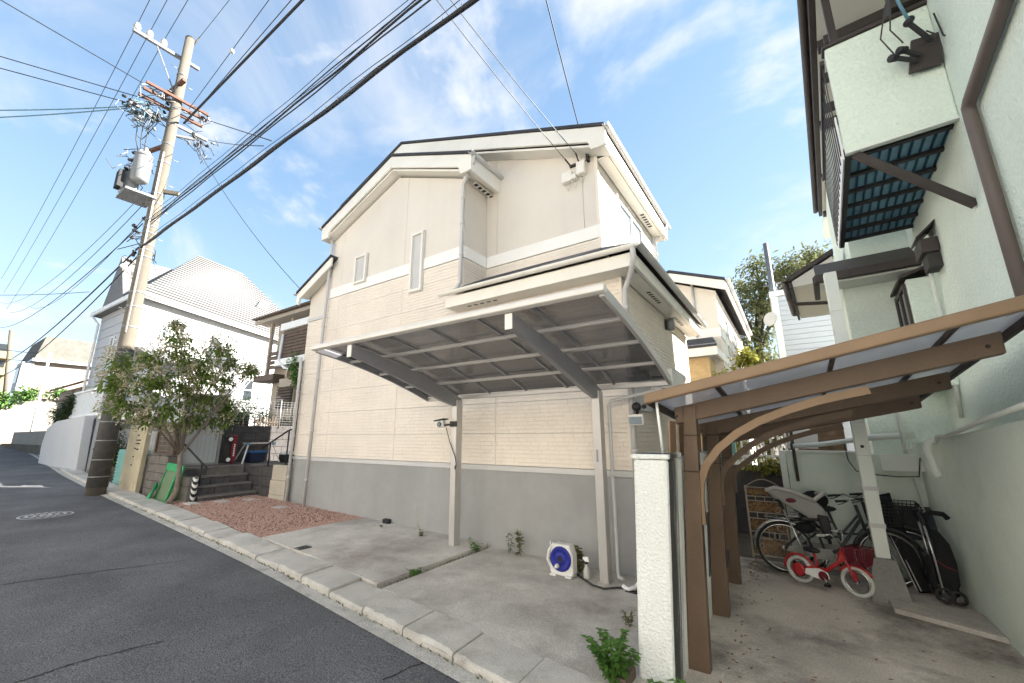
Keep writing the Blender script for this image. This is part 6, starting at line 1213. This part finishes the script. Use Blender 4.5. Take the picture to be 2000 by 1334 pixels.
def foliage(b, c, r, n, L_, W_, rr=rl_, hollow=.35, droop=.3):
    c = V(c); r = r if isinstance(r, (tuple, list)) else (r, r, r)
    for i in range(n):
        u = V((rr.gauss(0, 1), rr.gauss(0, 1), rr.gauss(0, 1))).normalized(); k = (hollow+(1-hollow)*rr.random())*rr.uniform(.75, 1.08)
        p = c+V((u.x*r[0]*k, u.y*r[1]*k, u.z*r[2]*k)); d = (u*.6+V((rr.uniform(-1, 1), rr.uniform(-1, 1), rr.uniform(-1, .6)-droop))).normalized()
        upv = (V((rr.uniform(-.6, .6), rr.uniform(-.6, .6), 1))).normalized(); leaf(b, p, d, upv, L_*rr.uniform(.6, 1.3), W_*rr.uniform(.7, 1.2))
# street tree with cream blossom
tb = CAM+(pg(335, 982)-CAM)*.955; ST_ = thing('street_tree', 'small street tree with green leaves and cream blossom over the steps', 'tree', tb)
TX = tb.x
fork = px(352, 890, TX); tk = mk('trunk', B().tube([tb+V((.02, -.05, 0)), px(345, 960, TX), px(350, 920, TX), fork, px(358, 860, TX-.05), px(362, 830, TX-.1), px(365, 780, TX-.1), px(372, 720, TX)], [.065, .05, .045, .043, .036, .03, .022, .012], 9), MT['bark'], ST_)
rl_2 = random.Random(8)
CL = [(240, 712, 34), (222, 752, 26), (245, 790, 34), (285, 745, 34), (345, 660, 26), (352, 690, 34), (392, 712, 34), (432, 680, 30), (452, 705, 28), (442, 740, 30), (486, 724, 20), (320, 745, 40), (365, 755, 44), (405, 775, 44), (330, 800, 44), (375, 820, 36), (425, 815, 34), (285, 812, 30), (300, 700, 26), (445, 792, 22), (395, 735, 34), (346, 637, 12), (497, 722, 10)]
for (x, y, r) in CL[::2]:
    a = fork if rl_2.random() < .5 else px(362, 830, TX-.1); e = px(x, y, TX+rl_2.uniform(-.3, .3)); m_ = a.lerp(e, .5)+V((0, 0, .12)); mk('branch', B().tube([a, m_, e], [.022, .014, .006], 6), MT['bark'], tk)
bl, bf = B(), B()
for (x, y, r) in CL:
    dp = rl_2.uniform(-.35, .35); c = px(x, y, TX+dp); rm = r*8.6/800
    foliage(bl, c, (rm*1.15, rm*1.1, rm*.95), int(60+r*7.2), .115, .046, rl_2, .1, .45)
    for k in range(int(4+r*.8)):
        u = V((rl_2.gauss(0, 1), rl_2.gauss(0, 1)-.4, rl_2.gauss(0, 1)+.3)).normalized(); cc = c+u*rm*rl_2.uniform(.9, 1.2)
        foliage(bf, cc, .075, 16, .045, .036, rl_2, .2, 0)
mk('crown', bl, MT['leaf'], ST_, recalc=False); mk('blossom', bf, MT['blossom'], ST_, recalc=False, kind='stuff')
def bush(name, label, cat, clumps, n, L_, W_, mat, stem=None, grp=None, hollow=.15):
    c0 = clumps[0][0]; t = thing(name, label, cat, (c0[0], c0[1], min(c[0][2]-(c[1] if not isinstance(c[1], tuple) else c[1][2]) for c in clumps)), grp); b = B()
    for c, r in clumps: foliage(b, c, r, n, L_, W_, rl_, hollow, .1)
    mk('foliage', b, MT[mat], t, recalc=False)
    if stem:
        for pts, rs in stem: mk('stem', B().tube(pts, rs, 7), MT['barkdark'], t)
    return t
bush('garden_shrub', 'dark green feathery shrub hanging over the white street wall', 'shrub', [((-26.3, 4.3, 2.5), (1.0, .6, .6)), ((-25.3, 4.25, 2.6), (.9, .5, .65)), ((-24.6, 4.2, 2.9), (.6, .4, .5))], 700, .22, .05, 'leafdark', [([(-25.5, 4.3, 1.8), (-25.4, 4.3, 2.6)], [.06, .03])])
bush('autumn_shrub', 'orange tinged shrub before the low tiled house', 'shrub', [((-30.0, 5.6, 3.4), (.7, .8, .9))], 500, .14, .08, 'lace', [([(-30, 5.6, 1.8), (-30, 5.6, 3.2)], [.06, .03])])
bush('far_hedge', 'green hedge along the top of the far beige wall', 'hedge', [((-42.9, 4.0, 4.0), (.6, .8, .6)), ((-42.9, 5.0, 4.5), (.6, .8, .5)), ((-42.9, 3.0, 3.7), (.6, .8, .6)), ((-43, 6.5, 4.6), (.6, 1.0, .4))], 380, .25, .14, 'leafgreen')
bush('yard_shrub', 'rounded dark green shrub behind the wire mesh fence', 'shrub', [((-13.6, 5.5, 2.35), (.35, .5, .5)), ((-13.7, 6.0, 2.45), (.4, .5, .55)), ((-13.6, 6.4, 2.2), (.35, .4, .4))], 650, .075, .04, 'leafdark', [([(-13.65, 5.9, 1.8), (-13.65, 5.9, 2.4)], [.04, .02])])
bush('ivy_shrub', 'dark tangled shrub between the white wall and the utility pole', 'shrub', [((-19.2, 4.3, 1.5), (.8, .4, .7)), ((-18.4, 4.3, 1.0), (.7, .4, .6))], 600, .1, .06, 'leafdark')
bush('fence_shrub', 'pale grey green shrub before the grey board fence', 'shrub', [((-15.6, 4.05, 1.15), (.5, .2, .35)), ((-14.9, 4.05, 1.0), (.45, .2, .4))], 380, .07, .03, 'leafolive')
bush('yellow_shrub', 'sunlit yellow green shrub behind the brown carport roof', 'shrub', [((-1.05, 11.2, 2.85), (.5, .4, .45)), ((-.5, 11.3, 3.0), (.5, .4, .5)), ((-.05, 11.3, 2.9), (.4, .4, .4)), ((.38, 11.3, 2.95), (.35, .35, .35)), ((-.4, 11.3, 2.4), (.7, .4, .5)), ((-.7, 11.0, 3.35), (.25, .25, .3))], 420, .12, .075, 'leafyellow', [([(-.5, 11.3, 0), (-.5, 11.3, 2.8)], [.06, .03]), ([(-.5, 11.3, 1.2), (-.9, 11.2, 2.2), (-1.0, 11.2, 2.9)], [.04, .03, .015]), ([(-.5, 11.3, 1.2), (.1, 11.3, 2.2), (.35, 11.3, 2.9)], [.04, .03, .015])])
bush('gate_shrub', 'dappled shrub behind the picket fence beyond the gate', 'shrub', [((-.3, 9.7, 1.5), (.5, .3, .5)), ((-.9, 9.7, 1.3), (.4, .3, .4)), ((-.4, 8.8, 1.05), (.5, .1, .15))], 420, .08, .05, 'leafyellow')
bush('brown_house_vine', 'climbing green vine on the brown house balcony', 'vine', [((-13.9, 7.4, 4.0), (.35, .2, .5)), ((-13.7, 7.4, 3.5), (.25, .2, .4))], 200, .12, .08, 'leafgreen')
# tree behind the houses on the right
tr = thing('rear_tree', 'tall feathery tree rising between the rear cream and grey houses', 'tree', (.2, 23, 0)); rt = random.Random(4)
tops = [(1478, 520), (1520, 540), (1470, 590), (1450, 560), (1540, 520), (1500, 600), (1455, 630), (1490, 650), (1520, 620), (1470, 690), (1500, 700), (1570, 510), (1560, 545), (1435, 600), (1445, 660), (1485, 555), (1590, 500), (1600, 530)]
base = V((.1, 23, 0)); t0 = py(1490, 720, 23); tkk = mk('trunk', B().tube([base, V((t0.x, 23, t0.z)), py(1478, 650, 23), py(1480, 590, 23)], [.25, .17, .12, .07], 9), MT['barkdark'], tr); bl = B()
for (x, y) in tops:
    e = py(x, y, 23+rt.uniform(-1.2, 1.2)); a = py(1485, min(y+70, 715), 23); mk('branch', B().tube([a, a.lerp(e, .5)+V((0, 0, .3)), e], [.08, .05, .02], 6), MT['barkdark'], tkk)
    foliage(bl, e, (1.0, .9, .75), 330, .26, .10, rt, .1, .2)
mk('crown', bl, MT['leafolive'], tr, recalc=False)
# weeds
def weed(label, p, h, n, mat='leafgreen', L_=.07, W_=.04, sp=.05, name='weed', stems=3):
    t = thing(name, label, 'weed', p, 'weeds growing by the parking slabs'); p = V(p); b, s_ = B(), B()
    for k in range(stems):
        tip = p+V((rl_.uniform(-sp, sp), rl_.uniform(-sp, sp*.6), h*rl_.uniform(.6, 1))); mid = p.lerp(tip, .5)+V((rl_.uniform(-.01, .01), 0, 0)); s_.tube([p, mid, tip], .0035, 4)
        for i in range(n):
            f = rl_.uniform(.15, 1); a = rl_.uniform(0, 6.3); q = p.lerp(tip, f); leaf(b, q, V((math.cos(a), math.sin(a), rl_.uniform(-.4, .4))).normalized(), V((0, 0, 1)), L_*rl_.uniform(.6, 1.2), W_)
    mk('leaves', b, MT[mat], t, recalc=False); mk('stems', s_, MT[mat], t)
gp_ = lambda x, y, dz=.06: pg(x, y)+V((0, 0, dz))
weed('tall leafy weed with upright stems against the foundation', gp_(1012, 1098)+V((0, .05, 0)), .36, 18, 'leafolive', .085, .04, .04, stems=3); weed('thin pale weed beside the tall leafy one', gp_(990, 1092)+V((0, .05, 0)), .28, 14, 'leafolive', .07, .025, .05, stems=2); weed('bushy weed between the two slabs at the foundation', gp_(930, 1088), .17, 16, 'leafgreen', .07, .03, .12, stems=4); weed('dry bare stalk standing against the foundation', gp_(815, 1055, .08)+V((0, .05, 0)), .42, 4, 'blossom', .03, .01, .06, stems=2); weed('small leafy weed at the foot of the dry stalk', gp_(822, 1058, .08), .10, 14, 'leafolive', .05, .03, .05); weed('green tuft in the joint between the two slabs', gp_(808, 1130, .03), .10, 20, 'leafgreen', .06, .025, .07, stems=4); weed('broad leafed weed between the hose reel and bottle', gp_(1133, 1132)+V((0, .03, 0)), .30, 26, 'leafolive', .09, .06, .09, stems=4); weed('low weed beside the black outdoor socket', gp_(745, 1040, .08), .05, 8, 'leafolive', .04, .02, .04)
weed('thin weed sprouting at the foot of the white low wall', pg(1232, 1240)+V((0, 0, .06)), .16, 12, 'leafolive', .05, .02, .06, stems=4)
fp = V((-1.20, 3.02, -.03)); weed('lush green weed clump spilling from the planter by the white wall', fp, .34, 60, 'leafgreen', .06, .038, .16, stems=9); weed('young green sprouts at the base of the white wall front', V((-.9, 3.08, -.12)), .22, 16, 'leafgreen', .07, .05, .1, stems=4)
bj = B()
for i in range(70): f = rl_.random(); p = V((-3.835+rl_.uniform(-.03, .03), 3.35+f*1.75, gz(-3.83)+.02)); a = rl_.uniform(0, 6.3); leaf(bj, p, V((math.cos(a)*.4, math.sin(a)*.4, 1)).normalized(), V((1, 0, 0)), .05, .012)
for i in range(260): x = rl_.uniform(-12, 0); p = V((x, yk(x)+rl_.uniform(.0, .03), gz(x)+.004)); a = rl_.uniform(0, 6.3); leaf(bj, p, V((math.cos(a)*.7, math.sin(a)*.7, .6)).normalized(), V((1, 0, 0)), .035, .012)
tag(mk('joint_grass', bj, MT['leafolive'], kind='stuff', recalc=False), 'short grass tufts in the kerb and slab joints', 'grass')
# fallen leaves and grit
mt('dryleaf', (.22, .11, .05), .9, .3, 20); bj = B()
for i in range(170):
    x = rl_.uniform(-.7, 1.25); y = rl_.choice((rl_.uniform(3.3, 6.6), rl_.uniform(6.2, 7.1))); x = -.68+abs(rl_.gauss(0, .12)) if rl_.random() < .5 else x; a = rl_.uniform(0, 6.3); leaf(bj, V((x, y, -.096)), V((math.cos(a), math.sin(a), .1)).normalized(), V((0, 0, 1)), .04, .02)
tag(mk('fallen_leaves', bj, MT['dryleaf'], kind='stuff', recalc=False), 'dry fallen leaves scattered on the bicycle parking floor', 'leaves')
